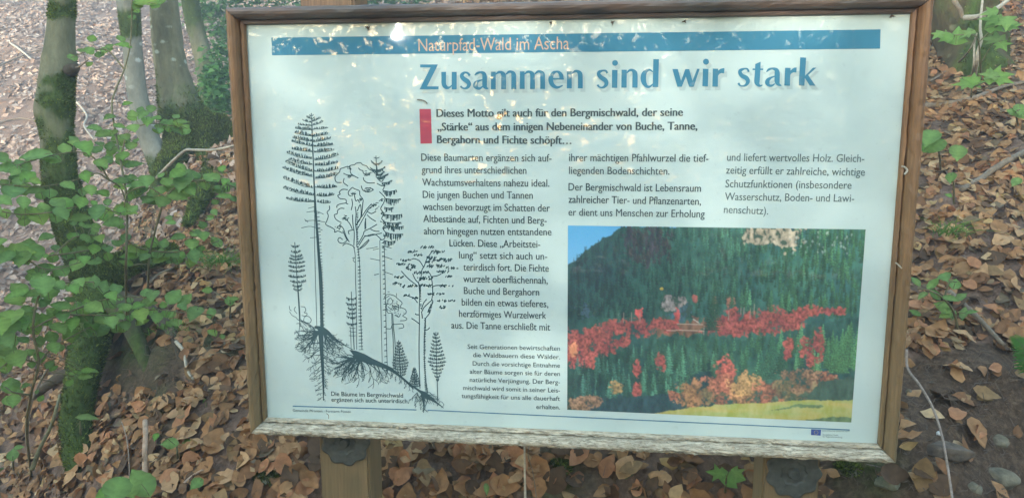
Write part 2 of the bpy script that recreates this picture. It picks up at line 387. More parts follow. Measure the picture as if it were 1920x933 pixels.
def scatter_leaves(P, Nn, size, rows, tilt=.45, up=.006, pal=PAL, palp=PALP, dark=1.0, curl=1.0):
    n = len(P); T, tri = leaf_template(rows)
    th = rng.random(n)*2*math.pi
    nn = Nn+rng.normal(0, tilt, (n, 3)); nn /= np.linalg.norm(nn, axis=1)[:, None]
    a = np.column_stack([np.cos(th), np.sin(th), np.zeros(n)]); a -= nn*(a*nn).sum(1)[:, None]; a /= np.linalg.norm(a, axis=1)[:, None]
    b = np.cross(nn, a)
    L = size*rng.uniform(.65, 1.25, n); W = L*rng.uniform(.5, .92, n)
    x = T[:, 0]-.5; y = T[:, 1]
    c1 = rng.normal(0, .55, n)*curl; c2 = rng.normal(.1, .8, n)*curl; c3 = rng.normal(0, .5, n)*curl
    X = (x[None]+rng.normal(0, .022, (n, len(T))))*L[:, None]; Y = (y[None]+rng.normal(0, .028, (n, len(T))))*W[:, None]
    Zc = L[:, None]*(c1[:, None]*(x[None]**2)+c2[:, None]*(y[None]**2)*1.2+c3[:, None]*x[None]*y[None]*1.5+rng.normal(0, .03, (n, len(T))))
    V = P[:, None]+nn[:, None]*(up+rng.random(n)*.012)[:, None, None]+X[..., None]*a[:, None]+Y[..., None]*b[:, None]+Zc[..., None]*nn[:, None]
    ci = rng.choice(len(pal), n, p=palp); c = pal[ci]*rng.uniform(.75, 1.2, (n, 1))*dark
    C = np.repeat(c[:, None], len(T), 1)*rng.uniform(.85, 1.12, (n, len(T), 1))
    Fx = (tri[None]+(np.arange(n)*len(T))[:, None, None]).reshape(-1, 3)
    return V.reshape(-1, 3), Fx, C.reshape(-1, 3)
def seen(P, mar=250):
    q = proj(P); return (q[:, 2] > .2) & (q[:, 0] > -mar) & (q[:, 0] < 1920+mar) & (q[:, 1] > -mar*.6) & (q[:, 1] < 933+mar)
# near litter
n0 = 74000
x = rng.uniform(-2.6, 3.4, n0); y = rng.uniform(-.12, 5.2, n0)
P = np.column_stack([x, y, HT(x, y)]); k_ = seen(P) & (rng.random(n0) < litter(P)); P = P[k_]; NN = HN(P[:, 0], P[:, 1])
q = proj(P); hid = (q[:, 0] > 520) & (q[:, 0] < 1650) & (q[:, 1] > 60) & (q[:, 1] < 780)
k_ = ~hid | (rng.random(len(P)) < .25); P, NN = P[k_], NN[k_]
# the individually modelled leaves lie on top of these
pool = rng.permutation(len(P)); q = proj(P)
vis = (q[:, 0] > 5) & (q[:, 0] < 1915) & (q[:, 1] > 5) & (q[:, 1] < 930)
def in_board(px, py):
    return (px > 428+ (py-12)*.062) & (px < 1757-(py)*.09) & (py < 822+(px-490)*.042)
vis &= ~in_board(q[:, 0], q[:, 1])
idx = [i for i in pool if vis[i]]; idx = sorted(idx, key=lambda i: q[i, 2]+.9*random.random())[:300]
indiv = P[idx], NN[idx]
V, Fx, C = scatter_leaves(P, NN, .043, 3, .36, curl=.85)
j_ = rng.permutation(len(P))[:9000]; V2, F2, C2 = scatter_leaves(P[j_]+rng.normal(0, .03, (len(j_), 3))*np.array([1, 1, 0]), NN[j_], .021, 1, .6, .012, dark=.75)
V, Fx, C = np.vstack([V, V2]), np.vstack([Fx, F2+len(V)]), np.vstack([C, C2])
me = mesh_np('leaf_litter', V, Fx, C, True); o = link('leaf_litter', me, M['dead'], ground); tag(o, kind='stuff')
# far slope, seen past the sign on the left
n1 = 52000
a_ = np.radians(rng.uniform(-44, -11, n1)); r_ = np.sqrt(rng.uniform(4.0**2, 17.0**2, n1)); x = CAM[0]+r_*np.sin(a_); y = CAM[1]+r_*np.cos(a_)
P = np.column_stack([x, y, HT(x, y)]); k_ = seen(P, 120); P = P[k_]; NN = HN(P[:, 0], P[:, 1], .1)
q = proj(P); terr = (q[:, 0] < 150) & (np.abs(q[:, 1]-215-(q[:, 0]-70)*.1) < 26)
keep = rng.random(len(P)) < np.where(terr, .35, 1)* np.clip(1.6-2.0*np.clip(fbm(P*.9+3, 3)-.42, 0, 1)*4, .35, 1); P, NN = P[keep], NN[keep]
FP = np.array([(.46, .32, .22), (.38, .25, .165), (.54, .41, .30), (.30, .19, .12), (.60, .48, .37)]); FPP = [.3, .25, .2, .15, .1]  # paler than the near litter: haze over the slope put into leaf colour
V, Fx, C = scatter_leaves(P, NN, .078, 1, .35, pal=FP, palp=FPP)
o = link('leaf_litter', mesh_np('leaf_litter_far', V, Fx, C), M['dead'], ground); tag(o, kind='stuff')
# 300 individual leaves from 14 shared meshes
protos = []
for v in range(14):
    T, tri = leaf_template(6, .1 if v % 2 else .03, random.uniform(.26, .42), random.uniform(0, .3), 1)
    x = T[:, 0]-.5; y = T[:, 1]
    z = random.gauss(.1, .5)*x*x+random.gauss(.15, .8)*y*y+random.gauss(0, .6)*x*y+np.array([random.gauss(0, .025) for _ in x])
    c = PAL[rng.choice(len(PAL), p=PALP)]*random.uniform(.9, 1.25); C = np.tile(c, (len(T), 1))*rng.uniform(.85, 1.15, (len(T), 1))
    m_ = mesh_np('fallen_leaf', np.column_stack([x, y, z]), [tuple(map(int, q_)) for q_ in tri], C, True); m_.materials.append(M['dead_big']); protos.append(m_)
for i in range(len(indiv[0])):
    p, nn = indiv[0][i], indiv[1][i]+rng.normal(0, .3, 3); nn /= np.linalg.norm(nn)
    o = bpy.data.objects.new('fallen_leaf', protos[i % 14]); COL.objects.link(o); o.parent = ground
    qd = Vector(nn).to_track_quat('Z', 'Y'); s_ = random.uniform(.036, .072)
    o.matrix_world = Matrix.Translation(Vector(p+nn*.017)) @ qd.to_matrix().to_4x4() @ Matrix.Rotation(random.random()*6.28, 4, 'Z') @ Matrix.Diagonal((s_, s_, s_, 1))
# small debris and rootlets on the cut bank
parts = []
for i in range(900):
    px, py = (random.uniform(1600, 1940), random.uniform(660, 950)) if i < 560 else ((random.uniform(190, 340), random.uniform(600, 760)) if i < 740 else (random.uniform(450, 1600), random.uniform(820, 950)))
    rr = ray(px, py); lo, hi = 1.2, 4.0
    ts = np.linspace(lo, hi, 90); Q = CAM+rr*ts[:, None]; dz = Q[:, 2]-HT(Q[:, 0], Q[:, 1]); k = np.argmax(dz < 0)
    if dz[k] >= 0: continue
    p = Q[k]-rr*.012; a = np.array([random.gauss(0, 1), random.gauss(0, .25), random.gauss(-.2, .8)]); a /= np.linalg.norm(a)
    L = random.uniform(.01, .06); r0 = random.uniform(.0004, .0012); bend = np.array([random.gauss(0, .3), 0, random.gauss(0, .3)])*L
    parts.append(tube([p-a*L/2, p+bend, p+a*L/2+bend*.3], [r0, r0, r0*.4], 3, caps=False))
V, Fx = join(parts); o = link('rootlets', mesh_np('rootlets', V, Fx), M['rootlet'], ground); tag(o, kind='stuff')
def hit(px, py, lift=0.0, lo=1.2, hi=17, n=700):
    rr = ray(px, py); ts = np.linspace(lo, hi, n); Q = CAM+rr*ts[:, None]; dz = Q[:, 2]-HT(Q[:, 0], Q[:, 1]); k = int(np.argmax(dz < 0))
    if dz[k] >= 0: k = n-1
    return Q[max(k-1, 0)]-rr*lift

# ------------------------------------------------------------------ the information board
board = empty('information_board', (PW/2, 0, 0))
tag(board, 'wooden framed trail information board headed Zusammen sind wir stark on two posts', 'information board')
HI = np.linalg.inv(HB)
def pb(x, y):                                      # photograph pixel -> panel coordinates (metres)
    q = np.column_stack([np.atleast_1d(np.asarray(x, float))-960, 466.5-np.atleast_1d(np.asarray(y, float)), np.ones(np.size(x))]) @ HI.T
    return q[:, :2]/q[:, 2:]
def onp(P, lift):                                  # panel coordinates -> world
    P = np.asarray(P, float); return np.column_stack([P[:, 0], np.full(len(P), -lift), P[:, 1]])
# panel
pv = [(-.004, 0, -.004), (PW+.004, 0, -.004), (PW+.004, 0, PH+.004), (-.004, 0, PH+.004)]
pv2 = [(x, .012, z) for x, y, z in pv]
me = mesh_np('panel', pv+pv2, [(0, 1, 2, 3), (7, 6, 5, 4), (0, 4, 5, 1), (1, 5, 6, 2), (2, 6, 7, 3), (3, 7, 4, 0)])
panel = link('panel', me, M['paper']); adopt(board, panel)
# frame rails, mitred
PROF = [(0.0015, -.001), (0, .0045), (.0015, .0095), (.0060, .0115), (.0066, .0060), (.0078, .0062), (.0086, .0165), (.0115, .0235), (.0155, .0275), (.0200, .0285), (.0245, .0260), (.0275, .0195), (.0285, .010), (.0285, -.022), (0.002, -.022)]
def rail(name, A, B, out, mat, jit=.0004, seg=70):
    A = np.array(A, float); B = np.array(B, float); T = (B-A)/np.linalg.norm(B-A); out = np.array(out, float); V = []; n = len(PROF)
    for i in range(seg+1):
        u = i/seg
        for k, (o_, d_) in enumerate(PROF):
            p0 = A-T*o_*1.0; p1 = B+T*o_*1.0
            p = p0*(1-u)+p1*u+out*o_; j = (rng.normal(0, jit, 3) if 2 < k < 13 and 0 < i < seg else 0)
            V.append(np.array([p[0], -d_, p[1]])+j)
    Fc = [(i*n+j, i*n+(j+1) % n, (i+1)*n+(j+1) % n, (i+1)*n+j) for i in range(seg) for j in range(n)]
    Fc += [tuple(range(n))[::-1], tuple(seg*n+j for j in range(n))]
    me = mesh_np(name, V, Fc, None, False); o = link(name, me, mat); adopt(board, o)
    bm = bmesh.new(); bm.from_mesh(me); bmesh.ops.recalc_face_normals(bm, faces=bm.faces); bm.to_mesh(me); bm.free()
    return o
g_ = .0006
tag(rail('bottom_rail', (g_, 0), (PW-g_, 0), (0, -1), M['wood_b'], .0007, 220), 'bleached and flaking lower rail')
rail('top_rail', (g_, PH), (PW-g_, PH), (0, 1), M['wood_t'])
rail('side_rail', (0, PH-g_), (0, g_), (-1, 0), M['wood_v'])
rail('side_rail', (PW, PH-g_), (PW, g_), (1, 0), M['wood_v'])
# posts behind the frame
def box(x0, x1, y0, y1, z0, z1, bev=.004, sub=0):
    bm = bmesh.new(); bmesh.ops.create_cube(bm, size=1)
    for v in bm.verts: v.co = Vector((x0 if v.co.x < 0 else x1, y0 if v.co.y < 0 else y1, z0 if v.co.z < 0 else z1))
    bmesh.ops.bevel(bm, geom=bm.edges[:], offset=bev, segments=2, affect='EDGES')
    return bm
def bm_obj(name, bm, mat, parent=None, smooth=False):
    me = bpy.data.meshes.new(name); bm.to_mesh(me); bm.free()
    if smooth: me.polygons.foreach_set('use_smooth', np.ones(len(me.polygons), bool))
    o = link(name, me, mat)
    if parent is not None: adopt(parent, o)
    return o
PY = .0245
for (pxa, pxb, yy, ztop) in ((600, 692, 870, PH+.075), (1430, 1536, 900, PH+.02)):
    a = aty(pxa, yy, PY); b = aty(pxb, yy, PY); xc = (a[0]+b[0])/2
    post = bm_obj('post', box(a[0], b[0], PY, PY+.085, float(HT([xc], [PY+.05])[0])-.25, ztop), M['post'], board)
    if ztop > PH+.05: pass
    # toothed timber connector and its bolt
    c = aty(*((648, 826) if pxa < 1000 else (1487, 884)), PY)
    c[2] += 0
    bm = bmesh.new(); ring = []
    for k in range(96):
        th = k*math.tau/96; r_ = .0465+.0030*math.cos(th*9)
        ring.append((c[0]+r_*math.cos(th), c[2]+r_*math.sin(th)))
    for (y_, sc_) in ((PY-.001, 1.0), (PY-.005, 1.0), (PY-.0065, .93), (PY-.0068, .5), (PY-.005, .42), (PY-.005, .25)):
        vs = [bm.verts.new((c[0]+(x-c[0])*sc_, y_, c[2]+(z-c[2])*sc_)) for x, z in ring]
        if y_ != PY-.001 or sc_ != 1.0:
            for k in range(96): bm.faces.new((pv_[k], pv_[(k+1) % 96], vs[(k+1) % 96], vs[k]))
        pv_ = vs
    bm.faces.new(vs)
    bmesh.ops.recalc_face_normals(bm, faces=bm.faces)
    wsh = bm_obj('connector_plate', bm, M['zinc'], board)
    bm = bmesh.new(); bmesh.ops.create_cone(bm, segments=20, radius1=.0115, radius2=.0085, depth=.010, cap_ends=True, matrix=Matrix.Translation((c[0], PY-.010, c[2])) @ Matrix.Rotation(R(90), 4, 'X'))
    bmesh.ops.bevel(bm, geom=bm.edges[:], offset=.001, segments=1, affect='EDGES'); bm_obj('bolt', bm, M['zinc'], board)

# ---- flat print on the panel
LIFT = .0004
_lc = [0]
def poly_obj(name, polys, mat, lift=LIFT, label=None, step=2e-6):
    """polys: lists of panel-coordinate outlines, each a filled n-gon, raised by a hair over the last"""
    V = []; Fc = []; n = 0
    for p in polys:
        p = np.asarray(p, float); _lc[0] = (_lc[0]+1) % 60
        V.append(onp(p, lift+_lc[0]*step)); Fc.append(tuple(range(n, n+len(p)))); n += len(p)
    me = mesh_np(name, np.vstack(V), Fc)
    bm = bmesh.new(); bm.from_mesh(me)
    for f in bm.faces:
        f.normal_update()
        if f.normal.y > 0: f.normal_flip()
    bmesh.ops.triangulate(bm, faces=[f for f in bm.faces if len(f.verts) > 4]); bm.to_mesh(me); bm.free()
    o = link(name, me, mat); adopt(panel_root, o)
    if label: o['label'] = label
    return o
panel_root = board
class Ink:                                         # ribbons of ink given in photograph pixels
    def __init__(s): s.V = []; s.F = []; s.n = 0
    def stroke(s, P, w=1.0, smooth=0, w1=None):
        P = np.asarray(P, float)
        if P.shape[1] == 2: P = np.column_stack([P, np.linspace(w, w if w1 is None else w1, len(P))])
        if smooth: P = catmull(P, smooth)
        T = np.gradient(P[:, :2], axis=0); T /= np.linalg.norm(T, axis=1)[:, None]+1e-9
        Nn = np.column_stack([-T[:, 1], T[:, 0]])*P[:, 2:3]/2
        a = pb(*(P[:, :2]+Nn).T); b = pb(*(P[:, :2]-Nn).T); k = len(P); s.z = getattr(s, 'z', 0)+1
        lift = LIFT+(s.z % 90)*1.5e-6
        s.V += [onp(a, lift), onp(b, lift)]
        s.F += [(s.n+i, s.n+i+1, s.n+k+i+1, s.n+k+i) for i in range(k-1)]; s.n += 2*k
    def fill(s, P):
        P = np.asarray(P, float); s.z = getattr(s, 'z', 0)+1
        s.V.append(onp(pb(*P.T), LIFT+(s.z % 90)*1.5e-6)); s.F.append(tuple(range(s.n, s.n+len(P)))); s.n += len(P)
    def build(s, name, mat, label=None, off=0):
        V = np.vstack(s.V); V[:, 1] -= off
        me = mesh_np(name, V, s.F); bm = bmesh.new(); bm.from_mesh(me)
        bmesh.ops.triangulate(bm, faces=[f for f in bm.faces if len(f.verts) > 4])
        for f in bm.faces:
            f.normal_update()
            if f.normal.y > 0: f.normal_flip()
        bm.to_mesh(me); bm.free()
        o = link(name, me, mat); adopt(board, o)
        if label: o['label'] = label
        return o
# header band, red bar, rules
i_ = Ink(); i_.fill([(509, 71), (1651, 55.5), (1650, 91.5), (510, 104)]); i_.build('header_band', M['ink_teal'], 'teal band across the top of the panel')
i_ = Ink(); i_.fill([(786.5, 204.5), (808, 204.5), (810, 269), (788.5, 269.5)]); i_.build('marker_bar', M['ink_red'], 'red upright bar beside the bold lines')
i_ = Ink(); i_.stroke([(549, 760.5), (781, 767.5)], 1.7); i_.stroke([(802, 768), (1593, 805)], 1.7); i_.build('rule_line', M['ink_rule'], 'thin blue line above the imprint')
# lettering
def glyph_line(text, bold=0.0):
    cu = bpy.data.curves.new('tmp_text', 'FONT'); cu.body = text; cu.size = 1; cu.resolution_u = 3; cu.offset = 0
    cu.space_character = 1.0
    o = bpy.data.objects.new('tmp_text', cu); COL.objects.link(o)
    dg = bpy.context.evaluated_depsgraph_get(); me = bpy.data.meshes.new_from_object(o.evaluated_get(dg))
    V = np.empty(len(me.vertices)*3, np.float32); me.vertices.foreach_get('co', V); V = V.reshape(-1, 3)[:, :2].astype(float)
    Fc = [tuple(p.vertices) for p in me.polygons]
    bpy.data.objects.remove(o); bpy.data.curves.remove(cu); bpy.data.meshes.remove(me)
    return V, Fc
def lettering(name, lines, size, mat, bold=0.0, label=None, lift=.0006, obl=0):
    """lines: (text, x0, y0, x1, y1) with the baseline's two ends in photograph pixels; size = panel metres per em"""
    VV = []; FF = []; n = 0
    for (tx, x0, y0, x1, y1) in lines:
        V, Fc = glyph_line(tx, bold)
        a, b = pb([x0, x1], [y0, y1]); L = np.linalg.norm(b-a); ux = (b-a)/L; uy = np.array([-ux[1], ux[0]])
        mn, mx = V[:, 0].min(), V[:, 0].max(); sx = L/(mx-mn)
        Q = a+((V[:, 0]-mn)*sx)[:, None]*ux+(V[:, 1]*size)[:, None]*uy
        copies = [0] if bold <= 0 else [-bold, -bold/3, bold/3, bold]
        for ci, o_ in enumerate(copies):
            VV.append(onp(Q+ux*o_*size, lift+ci*6e-6)); FF += [tuple(i+n for i in f) for f in Fc]; n += len(V)
    me = mesh_np(name, np.vstack(VV), FF); bm = bmesh.new(); bm.from_mesh(me)
    for f in bm.faces:
        f.normal_update()
        if f.normal.y > 0: f.normal_flip()
    bm.to_mesh(me); bm.free()
    o = link(name, me, mat); adopt(board, o)
    if label: o['label'] = label
    return o
lettering('lettering', [('Naturpfad-Wald im Ascha', 785, 96.5, 1067, 92.5)], .0300, M['ink_orange'], 0.0, 'orange line of lettering on the teal band', .0009)
lettering('lettering', [('Dieses Motto gilt auch für den Bergmischwald, der seine', 819, 219.5, 1280, 217.5),
    ('„Stärke“ aus dem innigen Nebeneinander von Buche, Tanne,', 821, 245, 1307, 243.5),
    ('Bergahorn und Fichte schöpft…', 820, 268.5, 1071, 270)], .0196, M['ink_dark'], .028, 'three bold lines of dark lettering')
B1 = [('Diese Baumarten ergänzen sich auf-', 790, 301.5, 1034, 303), ('grund ihres unterschiedlichen', 791, 324.5, 987, 326),
 ('Wachstumsverhaltens nahezu ideal.', 792, 348, 1030, 350), ('Die jungen Buchen und Tannen', 793, 371, 999, 372.5),
 ('wachsen bevorzugt im Schatten der', 793, 393.5, 1031, 396.5), ('Altbestände auf, Fichten und Berg-', 794, 416, 1025, 419.5),
 ('ahorn hingegen nutzen entstandene', 795, 439, 1034, 441), ('Lücken. Diese „Arbeitstei-', 843, 461.5, 1013, 464), ('lung“ setzt sich auch un-', 861, 484, 1026, 486.5),
 ('terirdisch fort. Die Fichte', 869, 506.5, 1029, 509), ('wurzelt oberflächennah,', 869, 528.5, 1027, 531.5), ('Buche und Bergahorn', 870, 550.5, 1011, 553.5),
 ('bilden ein etwas tieferes,', 866, 572, 1028, 575.5), ('herzförmiges Wurzelwerk', 861, 593.5, 1024, 597), ('aus. Die Tanne erschließt mit', 846.5, 615, 1031.5, 619)]
lettering('lettering', B1, .0186, M['ink_dark'], .008, 'fifteen dark lines of the left text column')
B2 = [('ihrer mächtigen Pfahlwurzel die tief-', 1067, 302, 1328, 303.5), ('liegenden Bodenschichten.', 1067, 326, 1255, 327.5),
 ('Der Bergmischwald ist Lebensraum', 1066, 357, 1314, 359.5), ('zahlreicher Tier- und Pflanzenarten,', 1066, 380, 1314, 384), ('er dient uns Menschen zur Erholung', 1066, 404, 1321, 407.5)]
B3 = [('und liefert wertvolles Holz. Gleich-', 1363, 301.5, 1620, 304), ('zeitig erfüllt er zahlreiche, wichtige', 1361, 325.5, 1621, 329.5),
 ('Schutzfunktionen (insbesondere', 1360, 351, 1596, 354), ('Wasserschutz, Boden- und Lawi-', 1359, 375, 1601, 378.5), ('nenschutz).', 1357, 399, 1440, 402)]
lettering('lettering', B2, .0186, M['ink_dark'], .008, 'five dark lines of the middle text column')
M['ink_faded'] = print_mat('faded_ink', (.13, .18, .165))[0].m
lettering('lettering', B3, .0186, M['ink_faded'], .006, 'five faded lines of the right text column')
B4 = [('Seit Generationen bewirtschaften', 877, 653, 1050, 656.5), ('die Waldbauern diese Wälder.', 887, 668.5, 1050, 672.5), ('Durch die vorsichtige Entnahme', 886.5, 684.5, 1050, 688.5),
 ('alter Bäume sorgen sie für deren', 881, 699.5, 1050, 704), ('natürliche Verjüngung. Der Berg-', 881, 715, 1050, 719.5), ('mischwald wird somit in seiner Leis-', 868.5, 730, 1050, 735),
 ('tungsfähigkeit für uns alle dauerhaft', 865.5, 745, 1050, 750.5), ('erhalten.', 1005.5, 765.5, 1050, 766.5)]
lettering('lettering', B4, .0122, M['ink_dark'], .006, 'eight small right-aligned lines left of the picture')
lettering('lettering', [('Die Bäume im Bergmischwald', 621.5, 741, 756, 744.5), ('ergänzen sich auch unterirdisch.', 622, 752, 766.5, 755)], .0122, M['ink_dark'], .006, 'two small lines under the drawn trees')
lettering('lettering', [('Gemeinde Pfronten · Forstamt Füssen', 549.5, 770.5, 658, 773)], .0070, M['ink_dark'], -.002, 'tiny imprint at the lower left')
lettering('lettering', [('EUROPÄISCHE GEMEINSCHAFT', 1542, 807.8, 1593, 809), ('Europäischer Fonds', 1542.5, 815, 1571, 816), ('für Regionalentwicklung', 1542.5, 818.8, 1579, 820)], .0040, M['ink_faded'], -.002, 'tiny imprint beside the blue flag')
i_ = Ink(); i_.fill([(1521, 803.5), (1539.5, 804.5), (1538.5, 815.5), (1520.5, 814.5)]); flag = i_.build('flag_emblem', M['ink_blue'], 'small blue flag with a ring of yellow stars')
i_ = Ink()
for k in range(12):
    th = k*math.tau/12; cx, cy = 1530+3.5*math.cos(th), 809.6+3.5*math.sin(th)
    i_.fill([(cx+(.75 if q_ % 2 == 0 else .3)*math.sin(q_*math.pi/5), cy-(.75 if q_ % 2 == 0 else .3)*math.cos(q_*math.pi/5)) for q_ in range(10)])
st_ = i_.build('star_ring', M['ink_yellow'], off=.0004)
# title, drawn glyph by glyph
def title(dx=0, dy=0, grow=0, name='title', mat=None, label='', off=0):
    T = Ink(); WORDS = ['Zusammen', 'sind', 'wir', 'stark']; wi = [0]
    def end():
        nonlocal T
        T.build(name, mat, label+' '+WORDS[wi[0]], off); T = Ink(); wi[0] += 1
    def mk(s_, ox, oy):
        f = lambda p: [((x/s_)+ox+dx, (y/s_)+oy+dy) for x, y in p]
        def st(P, sm=6): T.stroke([((a/s_)+ox+dx, (b/s_)+oy+dy, c/s_+grow) for a, b, c in P], smooth=sm if len(P) > 2 else 0)
        def po(P):
            T.fill(f(P))
            if grow: T.stroke(f(P+[P[0]]), grow)
        def di(x, y, r): T.fill(f([(x+r*math.cos(k*math.tau/28), y+r*math.sin(k*math.tau/28)) for k in range(28)]))
        return st, po, di
    st, po, di = mk(5.647, 770, 100)
    po([(102, 120), (290, 120), (213, 152), (102, 150)]); po([(213, 150), (290, 120), (175, 352), (95, 382)]); po([(95, 382), (175, 352), (297, 352), (295, 382)])
    st([(350, 198, 50), (351, 260, 48), (351, 315, 48), (360, 345, 46), (378, 362, 40), (398, 366, 28), (420, 356, 16), (438, 338, 10)]); st([(462, 198, 52), (462, 384, 52)])
    st([(627, 238, 26), (606, 212, 22), (575, 205, 22), (550, 220, 34), (542, 243, 42), (560, 270, 46), (600, 298, 50), (619, 325, 42), (608, 356, 34), (580, 373, 22), (550, 368, 18), (528, 350, 24)])
    st([(678, 234, 10), (705, 212, 24), (740, 202, 22), (772, 215, 40), (784, 250, 48), (784, 340, 48), (800, 368, 30), (824, 377, 10)])
    st([(768, 280, 10), (720, 294, 22), (692, 315, 42), (686, 345, 48), (704, 368, 34), (732, 374, 24), (764, 350, 12)])
    for sh, sy in ((0, 0), (306, -3)):
        st([(876+sh, 196+sy, 50), (876+sh, 382+sy, 52)])
        st([(900+sh, 226+sy, 10), (928+sh, 203+sy, 24), (955+sh, 201+sy, 28), (978+sh, 220+sy, 46), (985+sh, 255+sy, 50), (985+sh, 382+sy, 52)])
        st([(1008+sh, 226+sy, 10), (1038+sh, 199+sy, 24), (1065+sh, 198+sy, 28), (1087+sh, 217+sy, 46), (1092+sh, 255+sy, 50), (1092+sh, 382+sy, 52)])
    st([(1498, 272, 17), (1622, 272, 17)])
    st([(1598, 270, 44), (1594, 235, 44), (1574, 206, 32), (1545, 195, 20), (1510, 210, 34), (1488, 248, 48), (1484, 290, 50), (1498, 330, 46), (1530, 357, 34), (1565, 361, 24), (1610, 342, 12)])
    st([(1680, 188, 50), (1680, 372, 52)]); st([(1705, 218, 10), (1735, 194, 24), (1762, 191, 28), (1789, 211, 46), (1796, 245, 50), (1796, 372, 52)])
    end()
    st, po, di = mk(6.857, 1100, 95)
    st([(266, 292, 30), (245, 260, 22), (208, 258, 22), (165, 275, 40), (155, 305, 48), (185, 345, 56), (235, 380, 60), (254, 415, 52), (243, 450, 42), (205, 476, 24), (165, 470, 20), (138, 442, 28)])
    st([(362, 250, 70), (358, 480, 70)]); di(365, 160, 37)
    st([(482, 248, 66), (480, 478, 68)]); st([(515, 290, 12), (550, 256, 28), (585, 253, 34), (614, 278, 58), (622, 320, 66), (620, 478, 68)])
    st([(893, 112, 72), (884, 470, 72)]); st([(852, 278, 10), (815, 250, 24), (775, 256, 36), (737, 300, 62), (728, 360, 72), (741, 420, 60), (775, 462, 38), (815, 462, 26), (856, 425, 10)])
    end()
    po([(1102, 240), (1172, 240), (1213, 390), (1222, 466), (1165, 466)]); po([(1213, 390), (1268, 240), (1275, 335), (1222, 466)]); po([(1268, 240), (1318, 240), (1360, 390), (1375, 466), (1318, 466), (1275, 335)]); po([(1360, 390), (1420, 236), (1452, 236), (1375, 466)])
    st([(1530, 236, 72), (1522, 460, 70)]); di(1534, 145, 38)
    st([(1656, 234, 70), (1650, 464, 70)]); po([(1688, 262), (1712, 240), (1740, 230), (1770, 226), (1766, 296), (1735, 290), (1705, 300), (1688, 325)])
    end()
    st, po, di = mk(8.348, 1330, 95)
    st([(616, 335, 34), (595, 292, 28), (550, 285, 26), (490, 310, 50), (478, 345, 58), (510, 395, 66), (575, 430, 72), (602, 475, 64), (588, 520, 50), (545, 552, 30), (485, 550, 26), (452, 510, 36)])
    po([(718, 212), (802, 176), (798, 300), (714, 300)]); st([(757, 292, 84), (750, 400, 86), (744, 490, 84), (758, 530, 60), (790, 553, 32), (832, 540, 14)]); st([(675, 295, 25), (842, 295, 25)])
    st([(892, 335, 14), (930, 297, 34), (985, 283, 32), (1040, 300, 58), (1060, 345, 80), (1060, 480, 80), (1082, 530, 50), (1128, 550, 12)])
    st([(1030, 400, 14), (965, 425, 32), (917, 462, 60), (907, 505, 72), (930, 543, 44), (975, 550, 34), (1025, 520, 14)])
    st([(1228, 272, 86), (1216, 550, 88)]); po([(1268, 318), (1300, 285), (1330, 268), (1366, 266), (1360, 345), (1325, 342), (1290, 352), (1268, 380)])
    st([(1467, 110, 92), (1442, 550, 88)]); po([(1487, 405), (1620, 270), (1674, 268), (1545, 385), (1487, 440)]); po([(1487, 420), (1545, 385), (1660, 550), (1570, 550)])
    end()
title(5.2, 7.0, 2.0, 'title_shadow_edge', M['ink_shadow2'], 'soft printed shadow edge of the word', -.0002)
title(4.8, 6.6, -.6, 'title_shadow', M['ink_shadow'], 'grey printed shadow of the word')
title(0, 0, 0, 'title_word', M['ink_teal'], 'large teal title word', .0004)

# ---- the pen drawing
D = Ink(); rd = random.Random(3)
def jl(P, w=1.1, sm=4, j=.35, w1=None): D.stroke([(x+rd.gauss(0, j), y+rd.gauss(0, j)) for x, y in P], w, sm, w1)
def fr(ox, oy, s): return lambda P: [(ox+x/s, oy+y/s) for x, y in P]
def bough(tip, at_, up=1, n=None, h=5.0, sag=2.0, w=1.1, lean=0):
    h = h*1.2 if h >= 6 else h
    (x0, y0), (x1, y1) = tip, at_; L = math.hypot(x1-x0, y1-y0); n = n or max(5, int(L/1.75)); pts = []
    for i in range(9):
        u = i/8; pts.append((x0+(x1-x0)*u, y0+(y1-y0)*u+sag*math.sin(math.pi*u)*(1-.3*u)))
    jl(pts, w*.8, 3, .25, w)
    for i in range(n):
        u = (i+rd.random())/n; k = min(8, int(u*8)); x, y = pts[k]; x = x0+(x1-x0)*u; hh = h*(.45+.55*rd.random())*min(1, .45+2.2*u, .5+2.6*(1-u))
        jl([(x, y), (x+lean+rd.gauss(0, .5), y-up*hh)], rd.uniform(1.0, 1.4) if h < 5 else rd.uniform(1.1, 1.6), 0, .15)
def hatch_band(L, Rr, n, w=.9, slant=.4, dash=.85):
    L = np.array(L, float); Rr = np.array(Rr, float); L = catmull(L, 12); Rr = catmull(Rr, 12)
    for i in range(n):
        if rd.random() > dash: continue
        u = (i+rd.random()*.6)/n; a = L[min(len(L)-1, int(u*len(L)))]; b = Rr[min(len(Rr)-1, int(u*len(Rr)))]
        jl([a, (b[0], b[1]-slant*rd.random()*3)], w, 0, .2)
z4 = fr(520, 200, 4.667)
Lb = [((255,88),(300,105)),((222,117),(300,138)),((178,153),(302,166)),((157,190),(302,203)),((150,228),(303,260)),((135,272),(304,303)),((125,303),(304,345)),((125,370),(306,395)),((85,403),(306,458)),((103,462),(308,507)),((70,480),(308,568)),((45,535),(310,612)),((50,622),(312,712)),((50,710),(318,775)),((80,802),(322,832))]
Rb = [((378,97),(303,130)),((402,130),(303,165)),((445,184),(305,197)),((443,237),(310,260)),((467,278),(314,308)),((493,330),(318,350)),((495,380),(322,400)),((535,420),(325,468)),((530,487),(328,513)),((537,540),(330,568)),((530,590),(332,626)),((523,700),(338,703)),((495,770),(342,776)),((465,838),(345,828))]
for t_, a_ in Lb: t2, a2 = z4([t_, a_]); bough(t2, a2, h=6 if a_[1] > 200 else 4, sag=3.0 if a_[1] > 440 else 1)
